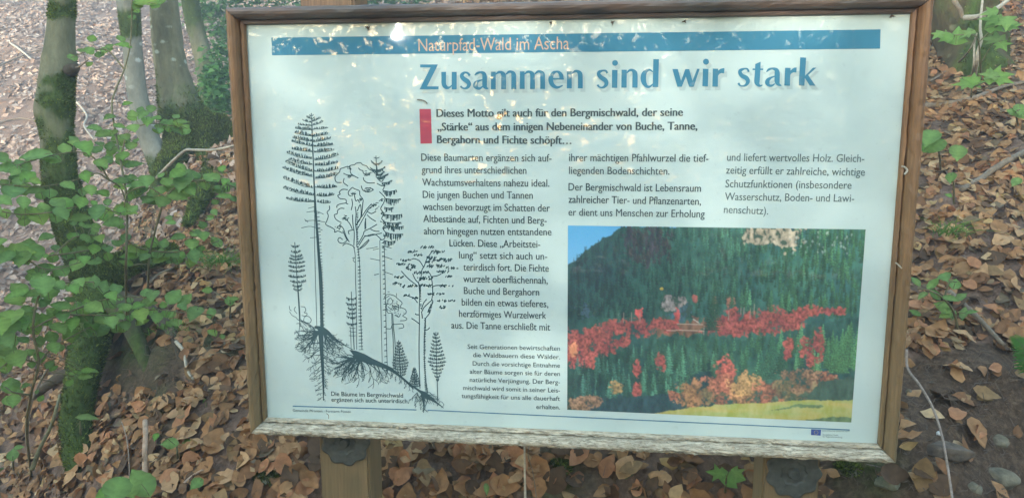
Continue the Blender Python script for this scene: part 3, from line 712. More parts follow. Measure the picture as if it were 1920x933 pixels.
for t_, a_ in Rb: t2, a2 = z4([t_, a_]); bough(t2, a2, h=6 if a_[1] > 200 else 4, sag=2.5 if a_[1] > 440 else 1)
for q_ in ([(298,58),(300,95),(302,130)],[(280,68),(300,85)],[(318,66),(302,84)],[(270,95),(300,108)],[(330,90),(303,110)]): jl(z4(q_), 1.3, 0)
jl(z4([(301,130),(303,220),(306,340),(314,480),(318,600),(322,700),(326,930)]), 1.2)
jl([(589.8,398),(589.5,440),(591,500),(593,560),(594,612)], 1.1)
D.stroke([(585,228,1.2),(586.5,270,1.6),(588.5,330,2.4),(591,380,3.4),(594.5,430,4.4),(598,480,5),(601,530,5.4),(603,580,5.8),(604,618,6.5)], smooth=6)
jl([(596,440),(604,530),(606,620)], 1.3)
hatch_band([(593,400),(597,480),(600,540),(600,615)], [(599,400),(604,480),(607,540),(609,615)], 90, 1.0)
z3 = fr(480, 180, 2.915)
for q_ in ([(285,612),(318,605)],[(278,632),(330,630),(372,645)],[(268,682),(320,680),(380,690)],[(266,672),(285,690)],[(250,722),(300,712),(365,733)],[(295,775),(345,770)]): jl(z3(q_), 1.0)
# beech
z5 = fr(600, 280, 4.667)
for q_ in ([(150,220),(175,195),(180,170),(205,162),(235,155),(262,160)],[(262,160),(268,140),(300,135),(320,120),(352,118),(375,135),(405,145),(430,175),(460,190),(485,215)],
 [(262,160),(268,200),(285,225),(335,248)],[(205,210),(240,225),(285,225)],[(150,220),(132,245),(145,285),(190,292)],[(212,250),(208,290),(245,320)],
 [(245,352),(200,350),(170,370),(178,390),(158,405),(175,430),(225,438),(230,470),(250,480)],[(230,470),(180,478),(150,490),(148,510)],[(215,518),(180,515),(155,535),(150,560),(130,575),(140,610),(185,640)],
 [(78,490),(82,520),(65,545),(75,580),(60,620),(55,655),(100,680),(130,700),(130,725),(160,715),(200,730)],[(335,160),(350,180),(375,185),(380,210),(405,225),(435,215)],
 [(380,245),(385,270),(420,290),(480,292)],[(360,315),(375,355),(420,375),(465,355),(440,340),(400,335)],[(280,330),(250,370),(252,395),(270,410)],[(285,330),(305,345),(345,360),(350,400),(375,440),(378,480),(370,530),(365,580)],
 [(275,430),(285,480),(275,530)],[(300,400),(310,450),(335,440),(345,470)],[(288,570),(290,650),(300,730),(298,840)],[(310,500),(318,560),(312,650),(322,740),(325,850)],[(310,670),(340,620),(370,580),(410,525),(445,480)],[(325,700),(385,590),(430,520),(480,480)],
 [(325,540),(355,480),(358,590),(320,660)],[(335,825),(375,750),(390,715),(440,690),(495,655)],[(345,840),(385,765),(400,760),(480,745),(535,790)],[(295,700),(250,710),(255,740)],[(285,700),(262,650),(240,620),(200,600)],
 [(255,810),(230,760),(205,690),(170,660)],[(240,800),(215,750),(200,710)],[(303,865),(300,850),(270,835),(230,825),(195,845)],[(235,800),(200,820),(170,815),(160,790),(175,770),(200,785)],[(335,880),(375,840),(430,785)],[(350,870),(395,835),(432,795)],
 [(405,600),(395,650),(392,700)],[(398,605),(400,690)],[(415,570),(440,600),(490,630)],[(415,545),(450,555),(490,540)],[(440,700),(480,710),(520,715)],[(388,755),(440,757)],[(440,755),(490,740),(545,730)],
 [(520,370),(548,400),(570,430),(555,470),(530,520),(562,560),(540,600),(575,650),(550,690),(575,730),(560,780),(530,790)],[(545,290),(560,330),(550,360)],[(500,300),(540,320),(560,315)],[(490,240),(530,280),(555,270)]):
    jl(z5(q_), 1.5, 5, .4)
for cx, cy, r_ in ((300,388,28),(408,214,24),(225,600,32),(165,682,26),(475,492,34),(425,356,28),(262,160,14),(265,235,26),(555,560,16),(550,640,16),(560,690,14),(545,440,12),(440,210,12),(350,440,18),(560,750,14)):
    for k in range(int(r_*.55)):
        a = rd.random()*6.28; x = cx+rd.gauss(0, r_*.5); y = cy+rd.gauss(0, r_*.32); l_ = rd.uniform(5, 14)
        jl(z5([(x, y), (x+l_*math.cos(a), y+l_*math.sin(a)*.6), (x+l_*1.5*math.cos(a+.6), y+l_*math.sin(a+.6))]), rd.uniform(.8, 1.4), 2, .2)
jl([(663.5,462),(666,480),(667,520),(668,570),(669,655)], 1.2); jl([(671,462),(674,500),(676,570),(679,655)], 1.3)
hatch_band([(668.5,400),(668,440),(671,500),(672,580),(673,655)], [(672,400),(671.5,440),(676,500),(678,580),(681,655)], 110, 1.15, .5, .9)
jl([(661,484),(665,482),(662,488),(666,492)], 1.0)
# spruce behind
jl([(705.5,292),(706,310),(707,330)], 1.4, 0); D.stroke([(706,306,1.5),(707,330,5)])
for a_, b_, dn in (((470,70),(495,80),0),((520,70),(495,80),0),((447,95),(497,125),3),((545,97),(497,125),3),((437,155),(500,180),5),((568,150),(500,178),5),((562,190),(505,218),5),((597,210),(505,245),5),((632,268),(545,290),7),((668,355),(552,358),9),((705,430),(570,428),10),((645,505),(565,505),7),((720,565),(560,565),11),((712,637),(565,632),8),((732,672),(570,660),9),((728,738),(575,725),11),((662,798),(560,795),10)):
    t2, a2 = z5([a_, b_]); bough(t2, a2, up=-1, h=dn, sag=2.2 if dn else 0, w=1.2)
    if dn in (3, 5): bough((t2[0], t2[1]+1), (a2[0], a2[1]+1), up=-1, h=dn, sag=3)
jl([(712,450),(713,520),(715,600),(717,692)], 1.0); jl([(720,452),(722,540),(724,620),(727,694)], 1.2)
hatch_band([(716,455),(719,560),(721,690)], [(720,455),(723,560),(727,690)], 95, 1.1, .5, .85)
for q_ in ([(687,466.5),(697,465),(708,462.5)],[(698.5,468.5),(710,466)],[(716,461),(734,465)],[(717,465),(725,468)],[(694,484),(712,488)],[(716,480),(736,486)],[(701,515),(711,513)],[(718,508),(737,515)]): jl(q_, 1.0, 2)
# young firs
z6 = fr(520, 440, 4.667); z8 = fr(700, 440, 2.744)
def fir(top, base, levels, w=1.0, h=4, tr=1.8, up=1):
    jl([top, ((top[0]+base[0])/2, (top[1]+base[1])/2), base], tr*.7, 3, .2, tr)
    for (y, hl, hr) in levels:
        u = (y-top[1])/(base[1]-top[1]); x = top[0]+(base[0]-top[0])*u
        for s_, hw in ((-1, hl), (1, hr)):
            bough((x+s_*hw, y-1.5), (x, y+1.5), up, h=h, sag=1.3, w=w, n=max(3, int(hw/1.4)))
fir((552.8,454), (563,612), [(462,7,8),(472,8,10),(480,10,13),(485.5,12,14),(492,15,17),(500,15,16),(508,15,16),(518.5,16,17),(528,14,17),(536,10,9),(543,8,8)], 1.1, 4.2)
jl([(559,535),(562,580),(563,598)], 1.0); 
for q_ in ([(205,625),(240,632),(250,660),(235,680)],[(240,680),(262,690),(245,710),(215,700)],[(230,745),(245,715),(275,712),(297,742),(285,768),(250,765),(230,745)],[(150,640),(160,630),(150,655),(175,690)],[(105,670),(130,700),(165,720),(190,740),(280,780),(320,820)],[(105,620),(110,650),(128,660)],[(165,775),(195,780),(190,870),(205,890)],[(190,740),(225,770),(260,800)]): jl(z6(q_), 1.1, 5)
fir((658.8,546), (664,655), [(558,10,9),(568,11,9),(577,8,8),(585,11,8),(593,11,8),(605,12,8)], 1.2, 5, up=-1)
for y in (613, 620, 627): jl([(655,y),(661,y+2),(667,y+1)], 1.0, 2)
jl([(656.5,612),(659,655)], 1)
for q_ in ([(55,325),(62,312),(80,305),(110,315),(125,330),(148,350),(140,370),(165,385),(168,400),(150,415),(170,430),(165,440),(140,440)],[(70,340),(90,325),(100,345),(85,360)],[(75,370),(100,385),(110,370),(135,375)],[(72,345),(66,370),(75,400),(95,400)],[(95,402),(97,470),(104,560),(104,706)],[(101,402),(103,470),(112,560),(113,712)],[(65,482),(90,480),(98,462),(118,458),(145,455),(157,465),(155,475),(130,480)],[(110,410),(130,420),(140,405)],[(115,350),(130,365),(125,395)]): jl(z8(q_), 1.15, 5)
for k in range(40): x, y = rd.gauss(105, 22), rd.gauss(370, 30); jl(z8([(x, y), (x+rd.gauss(0, 7), y+rd.gauss(0, 7))]), 1.0, 0)
t_, b_ = z8([(130,540),(142,738)]); fir(t_, b_, [(t_[1]+6+k*5.4, 4+k*1.5 if k < 8 else 16-(k-7)*2, 4+k*1.7 if k < 8 else 17-(k-7)*2) for k in range(12)], 1.3, 4.5, 2)
t_, b_ = z8([(210,680),(216,792)]); fir(t_, b_, [(t_[1]+4+k*4.4, 3+k*1.3, 3+k*1.1) for k in range(8)], 1.5, 4.5, 2)
t_, b_ = z8([(322,497),(333,856)]); fir(t_, b_, [(t_[1]+5+k*6.6, 5+k*1.5 if k < 9 else 17-(k-8)*3, 5+k*1.6 if k < 9 else 18-(k-8)*3) for k in range(14)], 1.2, 4.2, 1.6)
# pine
for q_ in ([(232,240),(237,300),(236,380),(238,460),(237,600),(240,790)],[(300,330),(304,350),(285,385),(292,400),(268,430)],[(250,395),(262,370),(290,345),(300,330),(305,280),(296,215),(280,185)],[(248,385),(258,350),(275,330)],[(240,300),(238,260),(215,228),(205,200)],[(245,215),(250,180),(262,160),(275,125),(300,90)],[(258,165),(235,135),(210,122),(200,125)],[(240,460),(215,440),(195,430)],[(232,410),(222,410),(215,403)],[(268,490),(280,487),(290,475)],[(228,350),(205,325),(165,312)],[(225,260),(180,225),(145,185)],[(300,270),(320,262),(370,260)],[(298,215),(330,208),(350,200)],[(268,430),(267,470),(262,560),(266,700),(280,812)],[(250,395),(252,430),(250,405)]): jl(z8(q_), 1.6, 5)
L_, R_ = z8([(262,430),(260,520),(258,620),(262,740),(268,808)]), z8([(271,430),(270,520),(269,620),(272,740),(284,812)]); hatch_band(L_, R_, 80, 1.1, .8, .97)
L_, R_ = z8([(278,395),(285,380),(298,345)]), z8([(294,400),(300,380),(308,345)]); hatch_band(L_, R_, 16, 1.1)
L_, R_ = z8([(238,260),(240,320),(243,380)]), z8([(246,260),(246,320),(250,385)]); hatch_band(L_, R_, 22, 1.2)
for (x, y, hw, hh) in ((200,85,28,12),(270,63,35,12),(228,104,22,10),(330,88,36,14),(345,128,60,13),(300,118,26,12),(370,130,34,14),(147,150,28,10),(320,160,45,14),(192,165,25,30),(390,170,28,9),(245,193,36,14),(350,190,34,10),(128,217,24,8),(270,222,38,15),(388,214,22,8),(122,250,24,11),(165,265,28,10),(205,262,22,10),(268,260,32,14),(372,262,34,10),(325,305,50,10),(372,338,44,9),(172,310,20,6),(212,325,14,6),(355,372,14,14),(165,130,26,10),(240,225,22,16),(290,140,22,10),(420,172,14,6)):
    for k in range(int(hw*hh/26)+4):
        a = rd.uniform(-hw, hw); b = rd.uniform(-hh, hh)*.6*(1-abs(a)/hw*.5); l_ = rd.uniform(5, 12)
        jl(z8([(x+a, y+b+l_*.5-abs(a)*.05), (x+a+l_*.55, y+b-l_*.5)]), rd.uniform(1.3, 2.1), 0, .15)
# ground line and roots
def root(x, y, ang, L, w, dep, spread=.6, kink=.35):
    n = max(4, int(L/5)); w *= .8; P = [(x, y, w)]; a = ang
    for i in range(n):
        a += rd.gauss(0, kink)*.6; a += (ang-a)*.3; x += L/n*math.cos(a); y += L/n*math.sin(a); P.append((x, y, max(.75, w*(1-(i+1)/n*.85))))
        if dep > 0 and i >= 0 and rd.random() < .8: root(x, y, a+rd.choice((-1, 1))*rd.uniform(.4, .4+spread), L*rd.uniform(.3, .55)*(1-i/n*.5), P[-1][2]*.72, dep-1, spread, kink)
    D.stroke(P, smooth=3)
D.stroke([(601,612,11),(602,632,9),(604,670,6.5),(606,710,4.2),(606.5,750,1.2)], smooth=6)
for k in range(15):
    y = 640+k*7.4; root(604, y, math.pi-.0-.35-rd.random()*.5 if False else math.pi*.5+rd.uniform(.75, 1.15), max(9, 38-k*2.2), max(1.1, 2.4-k*.1), 1, .7)
    root(605, y, math.pi*.5-rd.uniform(.75, 1.15), max(8, 32-k*2.0), max(1.1, 2.2-k*.1), 1, .7)
for a, L in ((3.05, 40), (2.9, 42), (2.72, 44), (2.55, 46), (2.38, 46), (2.2, 44), (2.02, 44)): root(598, 621, a, L, 4.4, 2, .6)
for a, L in ((.45, 42), (.65, 44), (.85, 46), (1.05, 48), (1.2, 44)): root(606, 622, a, L, 3.8, 2, .6)
D.stroke([(590,612,4),(603,616,9),(614,622,7),(625,632,4),(640,642,2)], smooth=4); jl([(561,596),(575,607),(590,614)], 1.2); jl([(640,642),(650,648),(662,655)], 1.2)
D.fill([(655,655),(668,657),(684,663),(700,672),(722,682),(738,690),(738,695),(720,690),(702,684),(688,681),(676,676),(664,667)])
for a, L in ((3.1, 42), (2.95, 46), (2.78, 48), (2.6, 48), (2.42, 46), (2.25, 46), (2.08, 42), (1.9, 44), (1.72, 44), (1.52, 46), (1.3, 40), (3.3, 30)): root(668+rd.uniform(-5, 8), 668+rd.uniform(-3, 6), a, L, 5.0, 1 if L < 45 else 2, .45, .3)
for x0, a, L in ((684, 1.2, 46), (692, 1.0, 42), (700, 1.25, 36), (708, 1.0, 32), (716, .9, 24), (724, 1.1, 16)): root(x0, 676+(x0-684)*.4, a, L, 2.6, 1, .5)
D.stroke([(722,686,7),(736,694,6),(752,706,4),(766,718,4),(775,728,2)], smooth=4)
for x0 in range(728, 776, 5): root(x0, 692+(x0-728)*.72, 1.7+rd.uniform(-.5, .4), 10, 1.6, 1, .7)
jl([(775,722),(785,731),(795,736),(812,747),(830,762)], 1.6); D.stroke([(757,712,2),(775,724,3),(788,733,5),(796,738,9),(806,745,7),(820,755,3),(832,764,1.2)], smooth=4)
D.stroke([(793,735,8),(794,748,4.5),(795,760,3),(794,773,1.2)], smooth=4)
for k in range(16): root(792+rd.uniform(-14, 16), 738+rd.uniform(-4, 8), 1.57+rd.uniform(-1.3, 1.2), rd.uniform(14, 30), 2.0, 1, .8)
jl([(820,760),(826,752),(832,758),(828,764)], 1.0)
D.build('pen_drawing', M['ink_line'], 'pen drawing of mixed forest trees with their roots')

# ---- the printed autumn photograph, painted into vertex colours of a fine flat sheet
def paint():
    W_, H_ = 470, 300; rp = np.random.default_rng(5)
    Q = homog([(0, 0), (1, 0), (1, 1), (0, 1)], [(1065, 422.5), (1623, 430), (1596, 791), (1063.5, 767)]); Qi = np.linalg.inv(Q)
    def st(x, y):
        v = Qi @ np.array([x, y, 1.0]); return v[0]/v[2]*(W_-1), v[1]/v[2]*(H_-1)
    yy, xx = np.mgrid[0:H_, 0:W_].astype(float)
    def nz(sc, o=4, ax=1.0, sd=0): z_ = fbm(np.column_stack([xx.ravel()/sc, yy.ravel()/sc*ax, np.full(xx.size, sd+.5)]), o).reshape(H_, W_); z_ = (z_-z_.mean())/z_.std(); return np.clip(z_*.2+.5, 0, 1)
    img = np.zeros((H_, W_, 3))
    g = (yy/H_)[..., None]; img[:] = np.array([.08, .30, .50])*(1-g*2.2).clip(0, 1)+np.array([.22, .45, .60])*(g*2.2).clip(0, 1)
    def poly(P, sm=1.5, wob=0, sd=0):
        P = np.array([st(*p) for p in P]); a = np.zeros((H_, W_), bool); X = xx+(nz(10, 3, 1, sd)-.5)*wob; Y = yy+(nz(10, 3, 1, sd+9)-.5)*wob
        j = len(P)-1
        for i in range(len(P)):
            c = ((P[i, 1] > Y) != (P[j, 1] > Y)); 
            with np.errstate(divide='ignore', invalid='ignore'): xi = (P[j, 0]-P[i, 0])*(Y-P[i, 1])/(P[j, 1]-P[i, 1])+P[i, 0]
            a ^= c & (X < xi); j = i
        return a
    def blend(mask, col, al=1.0): img[:] = img*(1-(mask*al)[..., None])+np.asarray(col)*(mask*al)[..., None]
    mtn = poly([(1060, 498), (1085, 482), (1110, 462), (1130, 447), (1148, 440), (1158, 430), (1172, 424), (1640, 424), (1640, 800), (1060, 800)], wob=6)
    f1 = nz(60, 4); f2 = nz(7, 4, .5, 3)
    base = np.array([.018, .055, .055])[None, None]*(1-f1[..., None])+np.array([.045, .12, .075])[None, None]*f1[..., None]
    gr = (xx/W_)[..., None]; base = base*(.85+.6*gr)*(.5+1.1*f2[..., None]); blend(mtn, 0); img[:] = np.where(mtn[..., None], base, img)
    rk = poly([(1170, 424), (1240, 424), (1248, 470), (1225, 500), (1180, 498), (1165, 460)], wob=30, sd=2); img[:] = np.where(rk[..., None], (.25+f2[..., None])*np.array([.085, .06, .075]), img)
    def conifer(x, y, h, col, wd=.28, al=.9):
        cx, cy = st(x, y); hp = h*.83; x0, x1 = int(cx-hp*wd-2), int(cx+hp*wd+3); y0, y1 = int(cy-hp), int(cy+1)
        x0, x1, y0, y1 = max(0, x0), min(W_, x1), max(0, y0), min(H_, y1)
        if x1 <= x0 or y1 <= y0: return
        X = xx[y0:y1, x0:x1]-cx; Y = (yy[y0:y1, x0:x1]-(cy-hp))/hp
        ed = hp*wd*Y**.8*(.72+.28*np.sin(Y*hp*1.5+rp.random()*6)+rp.normal(0, .16, X.shape)); m_ = (np.abs(X) < ed)*al
        sh = (.62+.5*(X/(hp*wd+1e-6))*.6+rp.normal(0, .26, X.shape)-.35*Y+.25).clip(.15, 2)
        c = np.asarray(col)[None, None]*sh[..., None]; img[y0:y1, x0:x1] = img[y0:y1, x0:x1]*(1-m_[..., None])+c*m_[..., None]
    def blob(x, y, rx, ry, col, al=.95, tex=.4):
        cx, cy = st(x, y); rx *= .84; ry *= .83; x0, x1 = max(0, int(cx-rx*1.4)), min(W_, int(cx+rx*1.4)+1); y0, y1 = max(0, int(cy-ry*1.4)), min(H_, int(cy+ry*1.4)+1)
        if x1 <= x0 or y1 <= y0: return
        X = (xx[y0:y1, x0:x1]-cx)/rx; Y = (yy[y0:y1, x0:x1]-cy)/ry; f = f3[y0:y1, x0:x1]
        m_ = (np.clip((1.05-(X*X+Y*Y)+(f-.5)*2.0)*3.0, 0, 1))*al
        sh = (1.0-.35*Y+(f-.5)*tex*3+rp.normal(0, .12, X.shape)).clip(.2, 1.8)
        img[y0:y1, x0:x1] = img[y0:y1, x0:x1]*(1-m_[..., None])+np.asarray(col)[None, None]*sh[..., None]*m_[..., None]
    f3 = nz(6, 4, 1, 6)
    def ridge(x): return np.interp(x, [1060, 1110, 1150, 1175], [500, 462, 440, 424])
    def G(x, lum=1.0):
        u = (x-1065)/560; return np.array([.03+.045*u, .085+.10*u, .075-.005*u])*lum*rp.choice([.45, .8, 1.2, 1.7, 2.3], p=[.2, .25, .25, .2, .1])*rp.uniform(.85, 1.15)
    N1 = sorted([(rp.uniform(1060, 1625), rp.uniform(436, 598)) for _ in range(1250)], key=lambda p: p[1])
    for x, y in N1:
        if y < ridge(x)+12: continue
        lum = np.interp(y, [430, 480, 530, 590], [.95, .75, .55, .75])*(1.0 if x > 1180 else .62)
        conifer(x, y, rp.uniform(12, 34), G(x, lum*1.25), rp.uniform(.13, .2), .75)
    for x, y in N1[:500]:
        if 1180 < x < 1260 and y < 500: conifer(x, y, 12, np.array([.10, .065, .06])*rp.uniform(.5, 1.2), .35)
    def rocks(P, wob, c, sd): 
        a = poly(P, wob=wob, sd=sd); t_ = nz(5, 4, .7, sd+4); s_ = (t_*1.8-.15).clip(.1, 1.4)[..., None]*np.asarray(c); s_ = np.where((t_ < .36)[..., None], np.array([.05, .08, .05]), s_); img[:] = np.where(a[..., None], s_, img)
    rocks([(1396, 424), (1500, 425), (1494, 466), (1482, 470), (1470, 462), (1440, 460), (1408, 460), (1395, 452)], 24, (.48, .38, .25), 1)
    rocks([(1243, 550), (1262, 548), (1290, 565), (1288, 582), (1262, 574), (1245, 574)], 18, (.36, .29, .25), 2)
    rocks([(1280, 575), (1300, 566), (1302, 590), (1270, 600), (1235, 594), (1240, 586)], 22, (.07, .13, .14), 3)
    rocks([(1090, 575), (1112, 580), (1108, 600), (1090, 600)], 26, (.06, .10, .13), 3)
    blob(1241, 541, 3, 3, (.65, .42, .06))
    for k in range(40): x, y = rp.uniform(1480, 1600), rp.uniform(435, 475); blob(x, y, 1.5, 2.5, (.3, .34, .28), .7)
    clr = poly([(1240, 600), (1325, 600), (1335, 612), (1290, 625), (1235, 632)], wob=22); img[:] = np.where(clr[..., None], (.3+f2[..., None]*.9)*np.array([.30, .14, .08]), img)
    RED = [(.50, .075, .06), (.62, .13, .09), (.42, .06, .055), (.60, .17, .10)]
    n3 = nz(3, 3, 1, 11); n9 = nz(11, 3, .8, 12)
    def mass(P, cols, cov=.62, al=.92):                 # a soft-edged mass of autumn crowns
        d_ = np.full((H_, W_), -9.0)
        for (x, y, rx, ry) in P:
            cx, cy = st(x, y); e = 1-(((xx-cx)/(rx*.98))**2+((yy-cy)/(ry*1.12))**2); d_ = np.maximum(d_, e)
        m_ = np.clip((d_+(n3-.5)*1.7+(n9-.5)*1.7+.32)*1.8, 0, 1)*al*(d_ > -1.2)
        t_ = np.clip(n9*1.6-.3, 0, 1)[..., None]; c = np.array(cols[0])*t_+np.array(cols[1])*(1-t_); t2 = np.clip(n3*1.9-.45, 0, 1)[..., None]
        c = c*(.45+1.0*t2); img[:] = img*(1-m_[..., None])+c*m_[..., None]
    def reds(P): mass(P, [(.46, .095, .07), (.24, .04, .04)])
    reds([(1090, 640, 30, 16), (1080, 668, 28, 18), (1125, 630, 28, 12), (1155, 612, 26, 10), (1130, 652, 26, 12), (1195, 614, 30, 12), (1255, 612, 16, 8), (1235, 606, 24, 7), (1100, 684, 12, 8), (1060, 655, 12, 26), (1165, 640, 16, 8)])
    reds([(1355, 606, 14, 12), (1378, 600, 18, 16), (1398, 606, 24, 15), (1375, 618, 28, 9), (1428, 606, 16, 10), (1452, 600, 28, 17), (1475, 606, 26, 11), (1497, 591, 16, 9), (1522, 583, 13, 8), (1562, 583, 20, 5), (1432, 618, 28, 7), (1365, 622, 36, 7)])
    for x, y, h in ((1199, 588, 10), (1269, 596, 14)): blob(x, y-2, 7, h, (.6, .09, .07)); 
    for x in (1340, 1367, 1375): blob(x, 560+(x-1340)*.2, 5, 9, (.33, .13, .08), .85)
    blob(1302, 560, 6, 8, (.4, .09, .07), .8); blob(1075, 655, 9, 14, (.6, .22, .10), .9)
    for x, y in ((1200, 604), (1170, 605), (1340, 600), (1366, 602), (1389, 590), (1395, 590), (1406, 598), (1320, 628), (1414, 590), (1160, 606), (1185, 604)):
        cx, cy = st(x, y); img[int(cy)-16:int(cy), int(cx)] = (.36, .28, .2)
    for x, y, h in ((1390, 576, 36), (1397, 576, 34), (1405, 572, 30), (1445, 585, 44), (1478, 582, 34), (1490, 578, 30), (1372, 575, 36), (1336, 620, 90), (1176, 596, 20), (1196, 580, 24), (1120, 612, 22), (1160, 604, 26), (1520, 580, 30), (1545, 574, 28), (1465, 578, 30)): conifer(x, y, h, G(x+60, 1.5), .2)
    for (P, c) in ((((1250, 619), (1320, 620)), (.6, .42, .3)), (((1270, 607), (1318, 608)), (.55, .4, .3)), (((1300, 598), (1312, 606)), (.6, .5, .4))):
        (xa, ya), (xb, yb) = st(*P[0]), st(*P[1])
        for u in np.linspace(0, 1, 60): img[int(ya+(yb-ya)*u), int(xa+(xb-xa)*u)] = c
    sh_ = (1-np.clip((xx/W_-.15)*1.8, 0, 1))*np.clip(1.5-yy/H_*2.2, 0, 1); img[:] = np.where(mtn[..., None], img*(1-.38*sh_[..., None])+np.array([.0, .006, .012])*sh_[..., None], img)
    # dark middle forest
    dk = poly([(1060, 690), (1110, 690), (1150, 660), (1220, 650), (1250, 628), (1330, 640), (1420, 630), (1500, 620), (1560, 600), (1625, 590), (1625, 740), (1060, 780)], wob=14, sd=7)
    img[:] = np.where(dk[..., None], base*.75, img)
    N2 = sorted([(rp.uniform(1060, 1625), rp.uniform(640, 765)) for _ in range(520)], key=lambda p: p[1])
    def front(x): return np.interp(x, [1060, 1120, 1220, 1300, 1400, 1500, 1540, 1620], [700, 690, 655, 650, 655, 640, 620, 600])
    for x, y in N2:
        if y < front(x): continue
        if y > 700 and x > 1290: continue
        conifer(x, y, rp.uniform(18, 42), G(x+80, 1.45 if y > 690 or x > 1500 else 1.05), rp.uniform(.15, .24), .8)
    for x, y, h in ((1252, 700, 60), (1500, 655, 50), (1245, 690, 56), (1409, 650, 30), (1420, 720, 50), (1395, 712, 56), (1550, 690, 60), (1590, 690, 90), (1575, 700, 80), (1608, 690, 95), (1565, 695, 70), (1340, 706, 50), (1370, 700, 45), (1280, 706, 40), (1295, 704, 36)): conifer(x, y, h, G(x+60, 1.45), .22)
    conifer(1445, 710, 92, (.06, .16, .085), .27); conifer(1425, 716, 60, (.06, .17, .095), .3); conifer(1465, 700, 60, (.045, .12, .065), .3)
    reds([(1238, 680, 8, 12), (1195, 690, 7, 10), (1194, 731, 7, 9), (1480, 645, 8, 8), (1515, 650, 14, 12), (1535, 645, 10, 20), (1475, 665, 7, 8), (1525, 670, 10, 10)])
    dk = poly([(1100, 770), (1110, 745), (1200, 742), (1280, 735), (1290, 790), (1100, 790)], wob=8, sd=8); img[:] = np.where(dk[..., None], np.array([.025, .055, .06])*(.6+f2[..., None]), img)
    ORG = [(.47, .21, .085), (.42, .14, .075), (.48, .27, .10), (.33, .17, .09), (.24, .18, .08)]
    for (x, y, rx, ry, c) in ((1300, 740, 26, 18, 0), (1340, 735, 24, 14, 4), (1360, 705, 16, 22, None), (1350, 720, 26, 12, 1), (1395, 742, 18, 26, 0), (1400, 720, 22, 12, 2), (1450, 735, 26, 14, 1), (1480, 730, 24, 18, 4), (1520, 725, 30, 16, 3), (1548, 710, 16, 8, 1), (1500, 705, 30, 8, 3), (1440, 748, 20, 8, 1), (1560, 735, 24, 14, 4), (1085, 758, 18, 8, 3), (1110, 752, 14, 7, 3), (1262, 740, 8, 6, 1), (1155, 728, 9, 8, 2), (1350, 750, 12, 7, 1)):
        cc = np.array(RED[1] if c is None else ORG[c]); mass([(x, y, rx*1.12, ry*1.15)], [cc*1.1, cc*.5], al=.88)
    for k in range(60): x = rp.uniform(1400, 1600); blob(x, rp.uniform(735, 752), 6, 4, np.array([.06, .085, .05])*rp.uniform(.6, 1.4), .7)
    dk = poly([(1540, 712), (1610, 705), (1610, 752), (1510, 752), (1520, 735)], wob=10, sd=8); img[:] = np.where(dk[..., None], np.array([.05, .085, .055])*(.6+f2[..., None]), img)
    mead = poly([(1215, 776), (1290, 764), (1360, 757), (1430, 755), (1490, 750), (1600, 749), (1600, 800), (1200, 800)], wob=3, sd=4)
    v = nz(40, 4, 5, 8)[..., None]; mc = np.array([.50, .37, .10])*v*1.0+np.array([.30, .36, .10])*(1-v)*1.0+ (f2[..., None]-.5)*.10; img[:] = np.where(mead[..., None], mc, img)
    for P, wd in (([(1440, 770), (1500, 756), (1545, 758), (1535, 764), (1490, 763)], 4), ([(1510, 787), (1560, 781), (1600, 782), (1600, 795), (1500, 795)], 3)):
        a = poly(P, wob=wd); img[:] = np.where(a[..., None], np.array([.12, .17, .07])*(.6+f2[..., None]), img)
    for _ in range(1):
        b_ = img.copy(); b_[1:-1, 1:-1] = .4*img[1:-1, 1:-1]+.15*(img[:-2, 1:-1]+img[2:, 1:-1]+img[1:-1, :-2]+img[1:-1, 2:]); img = b_
    img += rp.normal(0, .008, img.shape); img = img.clip(.006, 1)
    img = img*1.12+np.array([.02, .032, .03])            # print faded by the weather
    # build the sheet
    S_, T_ = np.meshgrid(np.linspace(0, 1, W_), np.linspace(0, 1, H_))
    q = np.column_stack([S_.ravel(), T_.ravel(), np.ones(S_.size)]) @ Q.T; px, py = q[:, 0]/q[:, 2], q[:, 1]/q[:, 2]
    V = onp(pb(px, py), LIFT); i, j = np.meshgrid(np.arange(H_-1), np.arange(W_-1), indexing='ij')
    Fq = np.stack([i*W_+j, (i+1)*W_+j, (i+1)*W_+j+1, i*W_+j+1], -1).reshape(-1, 4)
    return mesh_np('photo_print', V, Fq, img.reshape(-1, 3))
pp = link('photo_print', paint(), M['photo']); adopt(board, pp); pp['label'] = 'printed photograph of an autumn mountain forest above a meadow'

